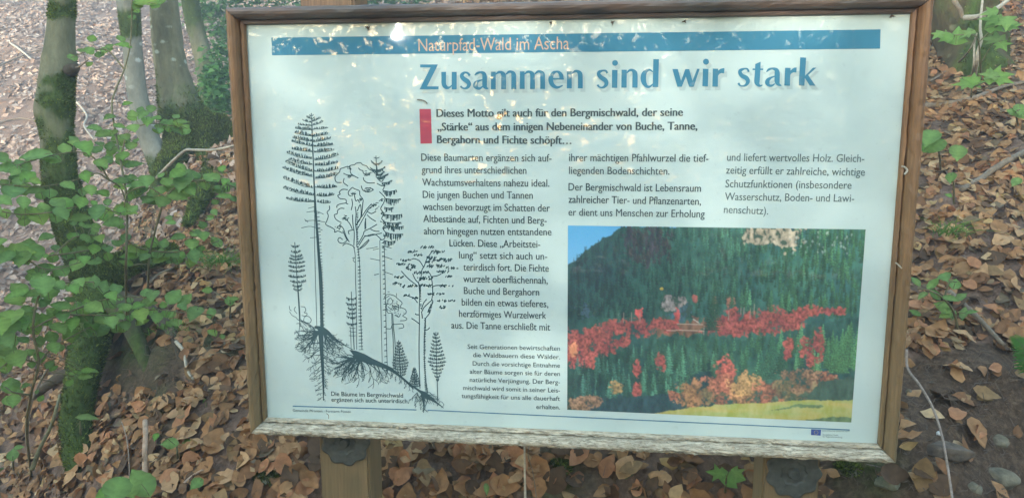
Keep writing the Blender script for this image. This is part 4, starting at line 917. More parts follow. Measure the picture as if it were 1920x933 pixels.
# ------------------------------------------------------------------ moss fuzz
def fuzz(V, Fc, mask, n, L, name, parent, pal=((.07, .095, .018), (.15, .20, .035), (.24, .29, .05), (.11, .125, .032)), up=.3):
    V = np.asarray(V, float); tri = []
    for q in Fc:
        if len(q) > 4: continue
        tri.append((q[0], q[1], q[2])); 
        if len(q) == 4: tri.append((q[0], q[2], q[3]))
    tri = np.array(tri); a, b, c = V[tri[:, 0]], V[tri[:, 1]], V[tri[:, 2]]; nn = np.cross(b-a, c-a); ar = np.linalg.norm(nn, axis=1)+1e-12; nn /= ar[:, None]
    w_ = ar*mask((a+b+c)/3).clip(0, None); w_ /= w_.sum(); k = rng.choice(len(tri), n, p=w_)
    r1_, r2_ = rng.random((2, n)); f = r1_+r2_ > 1; r1_[f] = 1-r1_[f]; r2_[f] = 1-r2_[f]
    P = a[k]+(b[k]-a[k])*r1_[:, None]+(c[k]-a[k])*r2_[:, None]
    D_ = nn[k]+rng.normal(0, .45, (n, 3))+np.array([0, 0, up]); D_ /= np.linalg.norm(D_, axis=1)[:, None]
    S_ = np.cross(D_, rng.normal(0, 1, (n, 3))); S_ /= np.linalg.norm(S_, axis=1)[:, None]; l_ = (L*rng.uniform(.4, 1.3, n))[:, None]
    VV = np.stack([P-S_*l_*.22, P+S_*l_*.22, P+D_*l_], 1).reshape(-1, 3); FF = np.arange(3*n).reshape(-1, 3)
    C = np.array(pal)[rng.integers(0, len(pal), n)]*rng.uniform(.7, 1.25, (n, 1))*(.35+1.5*np.clip(fbm(P*16, 3)-.15, 0, 1))[:, None]; C = np.repeat(C, 3, 0)
    o = link(name, mesh_np(name, VV, FF, C), M['moss']); adopt(parent, o); tag(o, kind='stuff'); return o

# ------------------------------------------------------------------ trees
def crown_mesh(c, rx, rz, n, size, pal):
    P = rng.normal(0, .45, (n, 3)); P = P/np.maximum(1, np.linalg.norm(P, axis=1))[:, None]; cl = rng.normal(0, .5, (40, 3)); j = rng.integers(0, 40, n)
    P = (.45*P+.75*cl[j]+rng.normal(0, .08, (n, 3)))*np.array([rx, rx, rz])+np.array(c)
    return scatter_leaves(P, np.tile([0, 0, 1.0], (n, 1)), size, 1, .5, 0, pal, np.ones(len(pal))/len(pal))
GP = np.array([(.06, .16, .035), (.09, .22, .05), (.045, .12, .03), (.13, .27, .07)])
def tree(name, label, path, mat, mossf, top, crown=None, roots=(), fz=0, sides=26, rough=.10, nsc=9, group=None, base_sink=.15, fl=.008):
    """path: (px, py, width px, distance) from the top of the frame down to the foot"""
    P = [np.append(at(x, y, d_), .83*w_*d_/F/2) for x, y, w_, d_ in path]
    foot = P[-1][:3].copy(); P.append(np.append(foot-np.array([0, 0, base_sink]), P[-1][3]*1.1))
    P = P[::-1]; up_ = P[-1][:3]-P[-2][:3]; up_ /= np.linalg.norm(up_); last = P[-1]
    for k in range(1, 5):
        f = k/4; q_ = last[:3]+(up_*(1-f*.5)+np.array([0, 0, 1])*f*.5)*top*f; P.append(np.append(q_, last[3]*(1-.5*f)))
    root_ = empty(name, Vector(foot)); tag(root_, label, 'tree', group)
    Q = catmull(np.array(P), 10); V, Fc = tube(Q[:, :3], Q[:, 3], sides, rough, nsc)
    C = np.zeros((len(V), 3)); C[:, 1] = mossf(V); me = mesh_np('trunk', V, Fc, C, True); tr = link('trunk', me, mat); adopt(root_, tr)
    if fz: fuzz(V, Fc, lambda p: np.clip(mossf(p)-.25, 0, 1), fz, fl, 'moss', root_)
    tp = np.array(P[-1][:3])
    if crown:
        for k in range(5):
            a = rng.uniform(0, 6.28); st_ = P[-3][:3]+(tp-P[-3][:3])*rng.random(); e = tp+np.array([math.cos(a), math.sin(a), .6])*crown[0]*rng.uniform(.5, .9)
            tube_obj('limb', [st_, (st_+e)/2+rng.normal(0, .1, 3)+np.array([0, 0, .15]), e], [last[3]*.4, last[3]*.25, .01], mat, root_, 7, .1, 9, 4, cols=lambda v: np.zeros((len(v), 3)))
        V_, F_, C_ = crown_mesh(tp+np.array([0, 0, crown[1]*.4]), crown[0], crown[1], crown[2], .16, GP); cr = link('crown', mesh_np('crown', V_, F_, C_), M['green']); adopt(root_, cr)
    for (pth, rn) in roots:
        R_ = catmull(np.array([np.append(at(x, y, d_), w_*d_/F/2) for x, y, w_, d_ in pth]), 8); V, Fc = tube(R_[:, :3], R_[:, 3], 16, .16, 22)
        C = np.zeros((len(V), 3)); C[:, 1] = rn; rt = link('root', mesh_np('root', V, Fc, C, True), M['bark_root'] if rn < .9 else mat); adopt(root_, rt)
        if rn > .4: fuzz(V, Fc, lambda p: np.ones(len(p)), int(9000*rn), fl, 'moss', root_)
    return root_
pxy = lambda P: proj(P)[:, :2]
def moss1(P):
    q = pxy(P); y = q[:, 1]; n_ = fbm(P*7, 3); m_ = np.interp(y, [-200, 0, 25, 60, 130, 150, 300, 330, 350, 620], [.1, .25, .95, .3, .35, .8, .85, .6, .9, .9]); return np.clip(m_*1.1+(n_-.52)*3.2, 0, 1)
tree('tree', 'slender leftmost tree with a green mossy lower trunk and leaf sprays in front',
  [(118, -30, 44, 3.0), (117, 20, 46, 3.0), (112, 100, 56, 2.98), (105, 165, 62, 2.96), (102, 205, 70, 2.95), (106, 250, 60, 2.94), (110, 300, 60, 2.93), (115, 350, 66, 2.92), (134, 410, 68, 2.90), (160, 480, 80, 2.86), (190, 545, 90, 2.83)],
  M['bark'], moss1, 3.0, (1.5, .8, 1600),
  [([(175, 520, 70, 2.83), (225, 500, 46, 2.78), (275, 482, 36, 2.8), (330, 470, 26, 2.85)], 1.0), ([(190, 545, 80, 2.83), (178, 610, 62, 2.7), (158, 690, 52, 2.6), (146, 760, 50, 2.52), (150, 840, 50, 2.45), (165, 915, 44, 2.38), (172, 950, 40, 2.36)], 1.0),
   ([(200, 560, 50, 2.82), (235, 590, 34, 2.6), (262, 650, 26, 2.5), (280, 700, 16, 2.42)], .35), ([(200, 560, 40, 2.8), (270, 575, 24, 2.62), (320, 620, 18, 2.45), (345, 690, 12, 2.3)], .2), ([(150, 690, 24, 2.6), (100, 715, 16, 2.7), (60, 745, 10, 2.9)], .2)], fz=30000, sides=34, rough=.09, nsc=11, fl=.008)
_t1 = [o_ for o_ in COL.objects if o_.name == 'tree'][0]
_o = tube_obj('branch_stub', [at(118, 134, 2.96), at(134, 131, 2.92), at(144, 126, 2.90)], [.022, .020, .012], M['bark_root'], _t1, 10, .3, 30, 4, cols=lambda v: np.zeros((len(v), 3)))
tube_obj('branch_stub', [at(139, 128, 2.91), at(150, 124, 2.88), at(166, 112, 2.84)], [.004, .003, .0015], M['twig'], _t1, 6)
tree('tree', 'pale smooth trunk leaning left between the mossy slender tree and the thick trunk',
  [(238, -40, 40, 4.9), (241, 10, 42, 4.9), (248, 80, 36, 4.87), (254, 150, 38, 4.84), (265, 210, 40, 4.8), (282, 265, 42, 4.77), (305, 318, 50, 4.72)],
  M['bark_pale'], lambda P: np.clip(np.interp(pxy(P)[:, 1], [-100, 0, 30, 62, 80, 270, 300, 340], [0, .1, .7, .7, 0, 0, .3, .8])+(fbm(P*6, 3)-.47), 0, 1), 4.0, (1.6, 1.0, 1600), fz=4000, rough=.05)
tree('tree', 'thick grey trunk with lichen patches and a bright green mossy foot left of the sign',
  [(303, -60, 54, 5.1), (306, 0, 54, 5.1), (318, 100, 62, 5.08), (330, 170, 72, 5.05), (345, 220, 92, 5.0), (368, 260, 124, 4.95), (385, 290, 150, 4.9)],
  M['bark'], lambda P: np.clip(np.interp(pxy(P)[:, 1], [-100, 0, 150, 190, 230, 300], [.1, .12, .2, .55, .95, 1])+(fbm(P*5, 3)-.47)*1.2+(pxy(P)[:, 0]-345)*.003, 0, 1), 5.0, (2.2, 1.2, 2200),
  [([(400, 240, 60, 4.9), (425, 265, 44, 4.8), (450, 290, 34, 4.7)], 1.0), ([(350, 270, 60, 4.8), (320, 305, 44, 4.65), (300, 330, 20, 4.55)], .9), ([(385, 280, 50, 4.8), (395, 330, 34, 4.4), (372, 380, 22, 3.9), (350, 420, 12, 3.6)], 1.0)], fz=34000, sides=40, fl=.016)
tree('tree', 'greenish trunk furthest back, behind the right shoulder of the thick trunk',
  [(352, -40, 34, 7.4), (360, 20, 34, 7.4), (374, 80, 36, 7.35), (388, 130, 42, 7.3), (398, 175, 56, 7.25)],
  M['bark'], lambda P: np.clip(.45+(fbm(P*5, 3)-.47)*1.5, 0, 1), 5.0, (2.0, 1.2, 1500), fz=3000, fl=.015)
tree('tree', 'dark brown gnarled old trunk at the upper right beyond the sign',
  [(1810, -120, 120, 3.75), (1812, -40, 124, 3.72), (1815, 40, 128, 3.68), (1818, 100, 136, 3.64), (1822, 150, 150, 3.6)],
  M['bark_stump'], lambda P: np.clip(.30+(fbm(P*6, 3)-.47)*1.6+(pxy(P)[:, 0]-1815)*.003, 0, 1), 3.0, (1.6, 1.0, 1500), fz=5000, sides=60, rough=.42, nsc=6, fl=.01)

# ------------------------------------------------------------------ green leaves and the plants that carry them
def green_leaf_mesh(name, kind, seed):
    rr = random.Random(seed); ng = np.random.default_rng(seed)
    if kind == 'oval':
        T, tri = leaf_template(9, .07, rr.uniform(.34, .42), .0, .6); T = T.copy()
    elif kind == 'narrow':
        T, tri = leaf_template(5, .08, rr.uniform(.2, .26), .12, .6); T = T.copy()
    else:                                             # five-lobed maple leaf
        pts = []
        for k, (an, ln) in enumerate([(-2.5, .30), (-1.9, .42), (-1.45, .26), (-1.0, .60), (-.55, .34), (-.2, .5), (0, .72), (.2, .5), (.55, .34), (1.0, .60), (1.45, .26), (1.9, .42), (2.5, .30)]):
            pts.append((.32+ln*math.cos(an)*.95, ln*math.sin(an)*.95, 0))
        T = np.array([(0.05, 0, 0), (.32, 0, 0)]+pts); tri = [(1, 2+k, 3+k) for k in range(12)]+[(0, 1, 14), (0, 2, 1)]; tri = np.array(tri)
    x = T[:, 0]-.5; y = T[:, 1]
    z = rr.gauss(-.12, .12)*x*x*1.5+rr.uniform(.1, .35)*np.abs(y)*.8+rr.gauss(0, .12)*x*y+ng.normal(0, .008, len(x))
    if kind == 'maple': z = z*.7
    base = np.array([.175, .30, .07])*rr.uniform(.8, 1.15)+np.array([rr.uniform(-.015, .03), 0, rr.uniform(-.01, .015)])
    C = np.tile(base, (len(T), 1))*ng.uniform(.9, 1.1, (len(T), 1))
    mid = np.abs(y) < 1e-6; C[mid] *= 1.28
    if kind != 'maple':
        row = (np.arange(len(T))-1)//3; C[(row % 2 == 0) & ~mid] *= .84; z = z+np.where((row % 2 == 0) & ~mid, .018, -.010)
    me = mesh_np(name, np.column_stack([T[:, 0], y, z]), [tuple(map(int, q_)) for q_ in tri], C, True); me.materials.append(M['green']); return me
OV = [green_leaf_mesh('leaf', 'oval', k) for k in range(10)]; NR = [green_leaf_mesh('leaf', 'narrow', 20+k) for k in range(4)]; MP = [green_leaf_mesh('leaf', 'maple', 30+k) for k in range(4)]
UP = np.array([0, 0, 1.0])
def plant(name, label, cat, base, twigs, leaves, meshes, group=None, tw=.0022, tilt=.62, jit=.12, mat='twig_green', flat=.9):
    """twigs: lists of (px, py, dist); leaves: (px, py, size px, dist offset)"""
    foot = hit(*base, .0) if len(base) == 2 else at(*base)
    root_ = empty(name, Vector(foot)); tag(root_, label, cat, group)
    TP = []
    for i, tg in enumerate(twigs):
        P = [at(*q_) if len(q_) == 3 else hit(*q_) for q_ in tg]
        if i == 0: P = [foot-UP*.03]+P
        P = np.array(P); r0 = tw*(1.5 if i == 0 else 1.0); o = tube_obj('stem' if i == 0 else 'twig', P, np.linspace(r0, r0*.5, len(P)), M[mat], root_, 6, .15, 60, 6)
        TP.append(catmull(P, 8))
    TP = np.vstack(TP); TQ = proj(TP)
    if len(leaves) > 30:
        leaves = list(leaves)+[(x+random.gauss(0, 17), y+random.gauss(0, 11), w_*random.uniform(.55, .95), .06) for (x, y, w_, *_) in leaves for _ in range(3) if random.random() < .42]
    for k, lf in enumerate(leaves):
        px, py, s_ = lf[:3]; dsc = (TQ[:, 0]-px)**2+((TQ[:, 1]-py)*1.5)**2; j = int(np.argmin(dsc)); dd = np.linalg.norm(TP[j]-CAM)+random.gauss(0, .03)+(lf[3] if len(lf) > 3 else 0)
        c = at(px, py, dd); size = s_*dd/F*(.98 if len(leaves) > 30 else 1.05); b_ = TP[j]
        dirv = c-b_; dirv[2] *= .3; L = np.linalg.norm(dirv)
        if L < .004: dirv = np.array([random.gauss(0, 1), random.gauss(0, .5), 0])
        dirv += rng.normal(0, .25, 3)*np.linalg.norm(dirv); tocam = (CAM-c)/np.linalg.norm(CAM-c)
        nn = UP*flat+tocam*tilt+rng.normal(0, jit, 3); nn /= np.linalg.norm(nn); ax = dirv-nn*(dirv@nn); ax /= np.linalg.norm(ax); bx = np.cross(nn, ax)
        org = c-ax*size*.5
        mt = Matrix(((ax[0]*size, bx[0]*size, nn[0]*size, org[0]), (ax[1]*size, bx[1]*size, nn[1]*size, org[1]), (ax[2]*size, bx[2]*size, nn[2]*size, org[2]), (0, 0, 0, 1)))
        o = bpy.data.objects.new('leaf', meshes[k % len(meshes)]); COL.objects.link(o); o.parent = root_; o.matrix_world = mt; o.matrix_parent_inverse = Matrix.Translation(Vector(foot)).inverted(); o.matrix_basis = mt
        if np.linalg.norm(org-b_) < .12 and s_ > 15:
            V, Fc = tube([b_, (b_+org)/2+nn*.004, org+ax*size*.05], [.0007]*3, 4, caps=False); adopt(root_, link('petiole', mesh_np('petiole', V, Fc), M['twig_green']))
    return root_
LA = [(66,291,50),(94,297,34),(121,277,28),(158,275,46),(182,280,28),(222,262,34),(192,252,30),(229,292,30),(202,299,26),(192,311,26),(15,316,44),(47,314,36),(27,322,24),(54,330,36),(35,338,30),(66,340,22),(7,342,24),(163,326,32),(25,361,48),(64,358,32),(94,361,30),(128,348,32),(170,356,26),(192,361,28),(224,339,28),(224,351,22),(235,257,26),(232,292,28),(252,309,32),(205,220,24),(177,240,26),(225,237,24),(250,240,28),(280,225,42),(317,232,28),(335,230,26),(330,244,28),(222,260,30),(300,245,20),(268,215,26),(135,107,22),(167,95,26),(200,92,28),(230,85,30),(185,102,20),(270,5,44),(256,12,26),(290,12,24),(240,336,30),(0,293,30),(300,236,24)]
LB = [(7,376,32),(44,380,32),(81,388,26),(113,380,50),(116,400,38),(71,403,42),(42,398,32),(153,380,30),(182,398,42),(202,378,20),(212,417,36),(153,420,16),(177,431,18),(138,441,28),(160,446,22),(187,447,26),(153,467,26),(177,467,28),(202,467,28),(86,445,28),(54,469,56),(121,469,26),(2,452,22),(227,393,26),(12,482,36),(37,475,50),(40,485,40),(99,482,28),(126,476,28),(81,504,34),(113,507,36),(71,519,32),(143,497,32),(158,486,30),(177,492,24),(-14,400,40),(-10,470,40)]
LC = [(274,339,36),(264,356,42),(299,356,34),(242,368,22),(277,376,26),(235,395,42),(304,378,38),(331,326,38),(365,329,32),(343,341,50),(395,332,38),(358,358,28),(333,368,38),(422,340,24),(437,347,20),(382,348,28),(412,356,28),(419,368,32),(437,372,22),(333,445,28),(382,442,28),(405,453,30),(360,457,32),(377,464,20),(380,420,20),(245,467,32),(269,472,22),(286,454,32),(235,447,26),(326,477,32),(370,477,32),(299,474,28),(363,440,14),(240,480,30),(271,482,28),(301,487,28),(319,477,28),(333,487,28),(365,480,34),(350,325,30),(258,345,30),(285,362,30),(312,340,30)]
LD = [(81,534,50),(113,535,28),(148,529,30),(138,541,32),(177,527,30),(27,559,44),(59,551,32),(96,546,42),(86,566,28),(48,581,24),(113,573,36),(145,578,36),(177,576,36),(209,554,32),(232,576,28),(20,596,52),(57,593,36),(84,598,32),(118,593,32),(153,593,38),(209,603,32),(222,591,26),(227,612,30),(172,608,38),(20,613,44),(59,613,38),(111,615,36),(133,625,38),(163,623,28),(10,637,44),(96,630,28),(101,652,32),(32,672,42),(74,667,28),(94,682,22),(7,684,32),(59,684,18),(165,694,22),(133,650,16),(286,554,34),(327,555,38),(225,559,16),(235,576,24),(259,572,28),(227,593,20),(264,591,40),(279,568,30),(306,571,20),(342,575,24),(365,587,42),(396,584,22),(294,596,32),(328,603,30),(311,586,24),(235,610,30),(397,623,24),(160,706,24),(77,746,16),(12,682,24),(47,723,16),(20,721,38),(25,751,32),(190,596,34),(136,606,34),(40,604,44),(0,610,44),(10,655,40),(-10,630,50)]
plant('beech_sapling', 'tall thin beech sapling with dark curving stem in front of the pale leaning trunk', 'sapling', (238, 600),
  [[(236, 520, 2.1), (238, 385, 2.12), (226, 300, 2.2), (210, 205, 2.3), (217, 168, 2.35), (233, 130, 2.4), (245, 75, 2.42), (248, -30, 2.45)], [(238, 385, 2.12), (226, 352, 2.1), (205, 338, 2.08), (182, 325, 2.06), (150, 335, 2.05), (110, 345, 2.02), (60, 350, 2.0), (-10, 344, 2.0)],
   [(205, 338, 2.08), (180, 300, 2.08), (150, 285, 2.1), (95, 292, 2.08), (30, 310, 2.05)], [(226, 300, 2.2), (240, 250, 2.2), (280, 232, 2.2), (335, 238, 2.2)], [(233, 130, 2.4), (200, 94, 2.42), (160, 98, 2.4), (133, 108, 2.4)], [(248, 20, 2.45), (270, 8, 2.44), (300, 10, 2.44)]], LA, OV)
plant('beech_sapling', 'beech sapling with layered leaves spreading in from the left edge across the mossy trunk', 'sapling', (-60, 800),
  [[(-70, 600, 2.1), (-60, 480, 2.0), (-20, 476, 1.95), (40, 480, 1.93), (100, 478, 1.93), (160, 470, 1.95), (205, 462, 1.98)], [(-60, 480, 2.0), (-30, 400, 1.95), (40, 402, 1.95), (95, 398, 1.93), (120, 392, 1.93), (170, 385, 1.95), (225, 400, 1.98)], [(40, 480, 1.93), (90, 505, 1.92), (150, 492, 1.94)], [(100, 478, 1.93), (140, 445, 1.95), (190, 440, 1.97)]], LB, OV)
plant('beech_sapling', 'leafy beech sapling beside the left rail, under the bent grey stick', 'sapling', (275, 560),
  [[(278, 520, 2.2), (282, 470, 2.15), (300, 400, 2.1), (310, 370, 2.1), (340, 345, 2.1), (390, 338, 2.1), (440, 350, 2.1)], [(310, 370, 2.1), (275, 350, 2.1), (240, 362, 2.1), (232, 395, 2.1)], [(282, 470, 2.15), (330, 472, 2.13), (370, 462, 2.12), (410, 452, 2.12)], [(282, 470, 2.15), (255, 462, 2.14), (235, 448, 2.14)]], LC, OV)
plant('beech_sapling', 'lowest beech sapling at the left with broad layered leaves above the dark hollow', 'sapling', (58, 880),
  [[(50, 810, 2.2), (58, 740, 1.95), (72, 680, 1.88), (62, 615, 1.85), (75, 550, 1.85), (110, 532, 1.85), (175, 528, 1.86)], [(62, 615, 1.85), (20, 605, 1.83), (-30, 612, 1.8)], [(62, 615, 1.85), (110, 592, 1.85), (160, 590, 1.86), (225, 590, 1.87), (290, 580, 1.88), (340, 585, 1.88), (395, 590, 1.9)], [(72, 680, 1.88), (30, 672, 1.86), (0, 690, 1.85)], [(72, 680, 1.88), (100, 650, 1.88), (135, 630, 1.88), (170, 612, 1.88)], [(58, 740, 1.95), (25, 735, 1.9), (10, 725, 1.9)], [(110, 592, 1.85), (200, 560, 1.86), (285, 556, 1.87)]], LD, OV)
plant('seedling', 'broad bright seedling leaves at the bottom edge left of the sign', 'seedling', (245, 940), [[(243, 915, 1.84), (225, 915, 1.82)], [(243, 915, 1.84), (265, 906, 1.84)]], [(218, 920, 56), (264, 904, 62), (246, 915, 40), (196, 925, 34)], OV, tilt=1.0)
plant('seedling', 'pair of yellow-green seedling leaves on the hanging mossy root', 'seedling', (150, 800, 2.42), [[(150, 790, 2.40)]], [(136, 791, 34), (163, 782, 36)], NR)
plant('seedling', 'two-leaved seedling beside the upright bare stick', 'seedling', (332, 850), [[(332, 836, 1.98)]], [(318, 831, 28), (340, 832, 24), (352, 829, 18), (292, 818, 16)], OV, tilt=1.0)
plant('seedling', 'tiny heart-leaved seedling among brown leaves near the left rail', 'seedling', (386, 762), [[(386, 754, 2.1)]], [(386, 752, 15)], OV, tilt=1.2)
plant('seedling', 'small pale seedling at the foot of the leaf bank left of the rail', 'seedling', (372, 915), [[(372, 908, 1.9)]], [(368, 906, 26)], OV, tilt=1.0)
plant('seedling', 'lone seedling at the lower left edge', 'seedling', (24, 870), [[(24, 855, 2.6)]], [(24, 851, 22), (36, 838, 14), (4, 884, 20)], OV, tilt=1.0)
plant('elder_seedling', 'green seedling with several pointed leaflets growing by the right rail of the sign', 'seedling', (1800, 620),
  [[(1790, 590, 2.1), (1770, 560, 2.05), (1745, 545, 2.0), (1720, 540, 2.0)], [(1770, 560, 2.05), (1780, 530, 2.05), (1795, 528, 2.05)]],
  [(1717, 527, 24), (1730, 553, 28), (1752, 551, 26), (1750, 531, 28), (1772, 519, 26), (1790, 532, 30), (1768, 575, 28), (1788, 590, 20), (1807, 586, 32), (1823, 585, 20), (1716, 586, 20), (1704, 622, 20), (1783, 560, 26), (1772, 590, 20), (1802, 556, 26)], NR+OV[:3], tilt=1.0, jit=.3)
plant('maple_seedling', 'maple seedling with jagged leaves in front of the gnarled old trunk', 'seedling', (1842, 150),
  [[(1838, 120, 3.2), (1835, 80, 3.1), (1825, 66, 3.05), (1790, 66, 3.0)], [(1835, 80, 3.1), (1855, 60, 3.1), (1875, 45, 3.1)], [(1838, 120, 3.2), (1865, 80, 3.15), (1885, 90, 3.1)]],
  [(1795, 66, 42), (1770, 70, 30), (1758, 66, 24), (1812, 64, 28), (1858, 36, 36), (1872, 50, 40), (1888, 44, 34), (1862, 74, 36), (1880, 86, 28), (1900, 50, 26), (1855, 24, 26)], MP, tilt=.8)
plant('maple_seedling', 'low maple seedling at the foot of the pale forked dead shoots', 'seedling', (1822, 175), [[(1822, 160, 3.1)], [(1822, 165, 3.1), (1868, 145, 3.05)]], [(1806, 158, 34), (1820, 150, 30), (1832, 156, 26), (1855, 141, 32), (1872, 142, 42), (1880, 150, 34)], MP, tilt=.9)
plant('seedling', 'single broad leaf poking out beside the right rail halfway up the litter', 'seedling', (1765, 305), [[(1760, 285, 2.5), (1742, 262, 2.45)], [(1760, 285, 2.5), (1792, 286, 2.5)]], [(1742, 258, 44), (1752, 275, 40), (1796, 286, 34), (1738, 278, 34)], OV, tilt=1.0)
plant('seedling', 'seedlings at the right edge above the slanting stick', 'seedling', (1912, 225), [[(1905, 212, 2.9), (1915, 205, 2.9)]], [(1900, 210, 22), (1912, 206, 28), (1918, 216, 24), (1916, 268, 20)], OV, tilt=1.0)
plant('seedling', 'small drooping seedling between the two slanting sticks on the right', 'seedling', (1790, 372), [[(1788, 345, 2.5), (1783, 333, 2.5)]], [(1783, 333, 22), (1816, 400, 18), (1800, 392, 18), (1778, 366, 12)], OV, tilt=1.0)
plant('seedling', 'sprig of fresh leaves at the right edge level with the printed mountain', 'seedling', (1912, 340), [[(1908, 332, 2.7)]], [(1905, 341, 20), (1880, 563, 16), (1914, 492, 24), (1918, 508, 20), (1912, 598, 26), (1862, 552, 14)], OV, tilt=1.0)
plant('seedling', 'torn green leaf on the bank below the sign left of the right post', 'seedling', (1360, 905), [[(1362, 895, 1.66)]], [(1342, 886, 34), (1372, 893, 46), (1384, 888, 30)], MP, tilt=1.2)
plant('seedling', 'small green shoot below the sign between the posts', 'seedling', (912, 925), [[(912, 915, 1.74)]], [(912, 915, 22)], NR, tilt=1.2)
plant('seedling', 'tiny seedlings in the litter near the top of the left rail', 'seedling', (405, 410), [[(405, 402, 3.2)]], [(402, 398, 16), (380, 423, 18), (392, 410, 14), (320, 417, 18), (316, 408, 14)], OV, tilt=.9)
plant('seedling', 'creeping leafy shoot against the middle of the left rail', 'seedling', (430, 580), [[(432, 568, 2.2)], [(432, 568, 2.2), (400, 545, 2.3)]], [(430, 563, 22), (440, 560, 16), (388, 544, 18), (397, 585, 20)], OV, tilt=1.0)
# fern
fr_ = empty('fern', Vector(hit(1935, 720))); tag(fr_, 'small fern frond reaching in at the right edge', 'fern')
for (x0, y0, x1, y1) in ((1935, 705, 1898, 628), (1940, 700, 1905, 662)):
    a, b = at(x0, y0, 2.1), at(x1, y1, 2.0); mid = (a+b)/2+UP*.02; Q = catmull([a, mid, b], 10); V, Fc = tube(Q, np.linspace(.0012, .0004, len(Q)), 5); parts = [(V, Fc)]
    Tg = (b-a)/np.linalg.norm(b-a); sd_ = np.cross(Tg, (CAM-a)/np.linalg.norm(CAM-a)); sd_ /= np.linalg.norm(sd_)
    fo = link('frond', mesh_np('frond', V, Fc), M['twig_green']); adopt(fr_, fo); VV, FF = [], []
    for k in range(3, len(Q)-1):
        for s_ in (-1, 1):
            L = .03*(1-k/len(Q))+.006; p = Q[k]; n_ = len(VV); e = p+sd_*s_*L+Tg*L*.35; w_ = Tg*L*.14; VV += [p-w_, p+w_, p+sd_*s_*L*.6+Tg*L*.2+w_, e, p+sd_*s_*L*.6+Tg*L*.2-w_]; FF.append((n_, n_+1, n_+2, n_+3, n_+4))
    fl_ = link('pinnae', mesh_np('pinnae', np.array(VV), FF, np.tile([.10, .25, .05], (len(VV), 1))), M['green']); adopt(fr_, fl_); tag(fl_, kind='stuff')
# shrubs far behind
def shrub(label, boxes, n, size, dens=(.5, .5)):
    c0 = at(*boxes[0][:2], boxes[0][4]); g = hit(boxes[0][0], boxes[0][1]+boxes[0][3]); root_ = empty('shrub', Vector(g)); tag(root_, label, 'shrub')
    Ps = []
    for (x, y, rx, ry, d_) in boxes:
        k = int(n*rx*ry/sum(b[2]*b[3] for b in boxes)); Q = rng.normal(0, .55, (k, 3))
        c = at(x, y, d_); Ps.append(c+Q[:, :1]*right*rx*d_/F+Q[:, 1:2]*up*ry*d_/F+Q[:, 2:]*fwd*rx*d_/F)
        tube_obj('stem', [g, (g+c)/2+rng.normal(0, .03, 3), c], [.012, .008, .004], M['twig'], root_, 6)
    P = np.vstack(Ps); V, Fx, C = scatter_leaves(P, np.tile([0, -.4, .9], (len(P), 1)), size, 1, .45, 0, GP*1.15+np.array([.02, .03, .01]), np.ones(4)/4)
    o = link('foliage', mesh_np('foliage', V, Fx, C), M['green']); adopt(root_, o); tag(o, kind='stuff')
shrub('light green shrub between the thick trunk and the left rail of the sign', [(408, 140, 22, 26, 6.0), (412, 190, 22, 26, 5.8), (398, 165, 20, 24, 5.9), (412, 100, 18, 18, 6.4)], 900, .05)
shrub('bright leafy shrub seen over the upper left corner of the sign', [(390, 20, 40, 22, 8.5), (440, -8, 50, 18, 8.5), (520, -12, 50, 18, 8.5), (420, 60, 26, 26, 8.3)], 1100, .07)
shrub('pale leafy shrub behind the protruding post top', [(600, -14, 60, 16, 8.0), (720, -10, 60, 14, 8.0), (820, -12, 80, 16, 8.0)], 1000, .07)
# grass tufts
def tuft(label, px, py, n, L, spread, dist=None):
    c = hit(px, py) if dist is None else at(px, py, dist); root_ = empty('grass_tuft', Vector(c)); tag(root_, label, 'grass'); VV, FF, CC = [], [], []
    for k in range(n):
        p = c+rng.normal(0, spread, 3)*np.array([1, 1, .2]); d_ = np.array([rng.normal(0, .6), rng.normal(-.3, .45), 1.0]); d_ /= np.linalg.norm(d_); l_ = L*rng.uniform(.5, 1.2); s_ = np.cross(d_, [0, 1, 0]); s_ /= np.linalg.norm(s_); w_ = .0011
        n_ = len(VV); pts = [p+d_*l_*u+np.array([d_[0], d_[1]-.15, -1.1])*l_*.55*u*u for u in (0, .35, .7, 1)]
        for i, q_ in enumerate(pts): VV += [q_-s_*w_*(1-i*.28), q_+s_*w_*(1-i*.28)]
        FF += [(n_+2*i, n_+2*i+1, n_+2*i+3, n_+2*i+2) for i in range(3)]; CC += [np.array([.12, .24, .04])*rng.uniform(.6, 1.3)]*8
    o = link('blades', mesh_np('blades', np.array(VV), FF, np.array(CC)), M['green']); adopt(root_, o); tag(o, kind='stuff')
tuft('drooping tuft of fine grass beside the middle of the left rail', 418, 500, 130, .16, .022)
tuft('thin grass tuft in the litter right of the sign near its right rail', 1780, 440, 60, .13, .02)
tuft('small dry grass tuft under the broad leaves left of the sign', 345, 615, 60, .08, .03)
tuft('yellow-green grass tuft in the litter at the left rail top', 425, 330, 50, .12, .03)
# ------------------------------------------------------------------ sticks, stems, roots
def stick(label, pts, w, mat='twig', cat='stick', name='stick', taper=.6, lift=.02, rough=.15):
    P = np.array([at(*q_) if len(q_) == 3 else hit(q_[0], q_[1], lift) for q_ in pts]); d0 = np.linalg.norm(P.mean(0)-CAM); r0 = w*d0/F/2
    Q = np.column_stack([P, np.linspace(r0, r0*taper, len(P))]); Q = catmull(Q, 8); V, Fc = tube(Q[:, :3], Q[:, 3], 9, rough, 45); V = np.array(V); c = V.mean(0)
    o = link(name, mesh_np(name, V-c, Fc, None, True), M[mat]); o.location = Vector(c); tag(o, label, cat); return o
stick('long pale stick slanting up to the right edge above the litter', [(1735, 198), (1785, 193), (1830, 182), (1875, 165), (1930, 152)], 8.5, 'twig')
stick('dark bare stick slanting up to the right edge at mid height', [(1803, 355), (1838, 336), (1868, 314), (1930, 280)], 9, 'twig', taper=1.2)
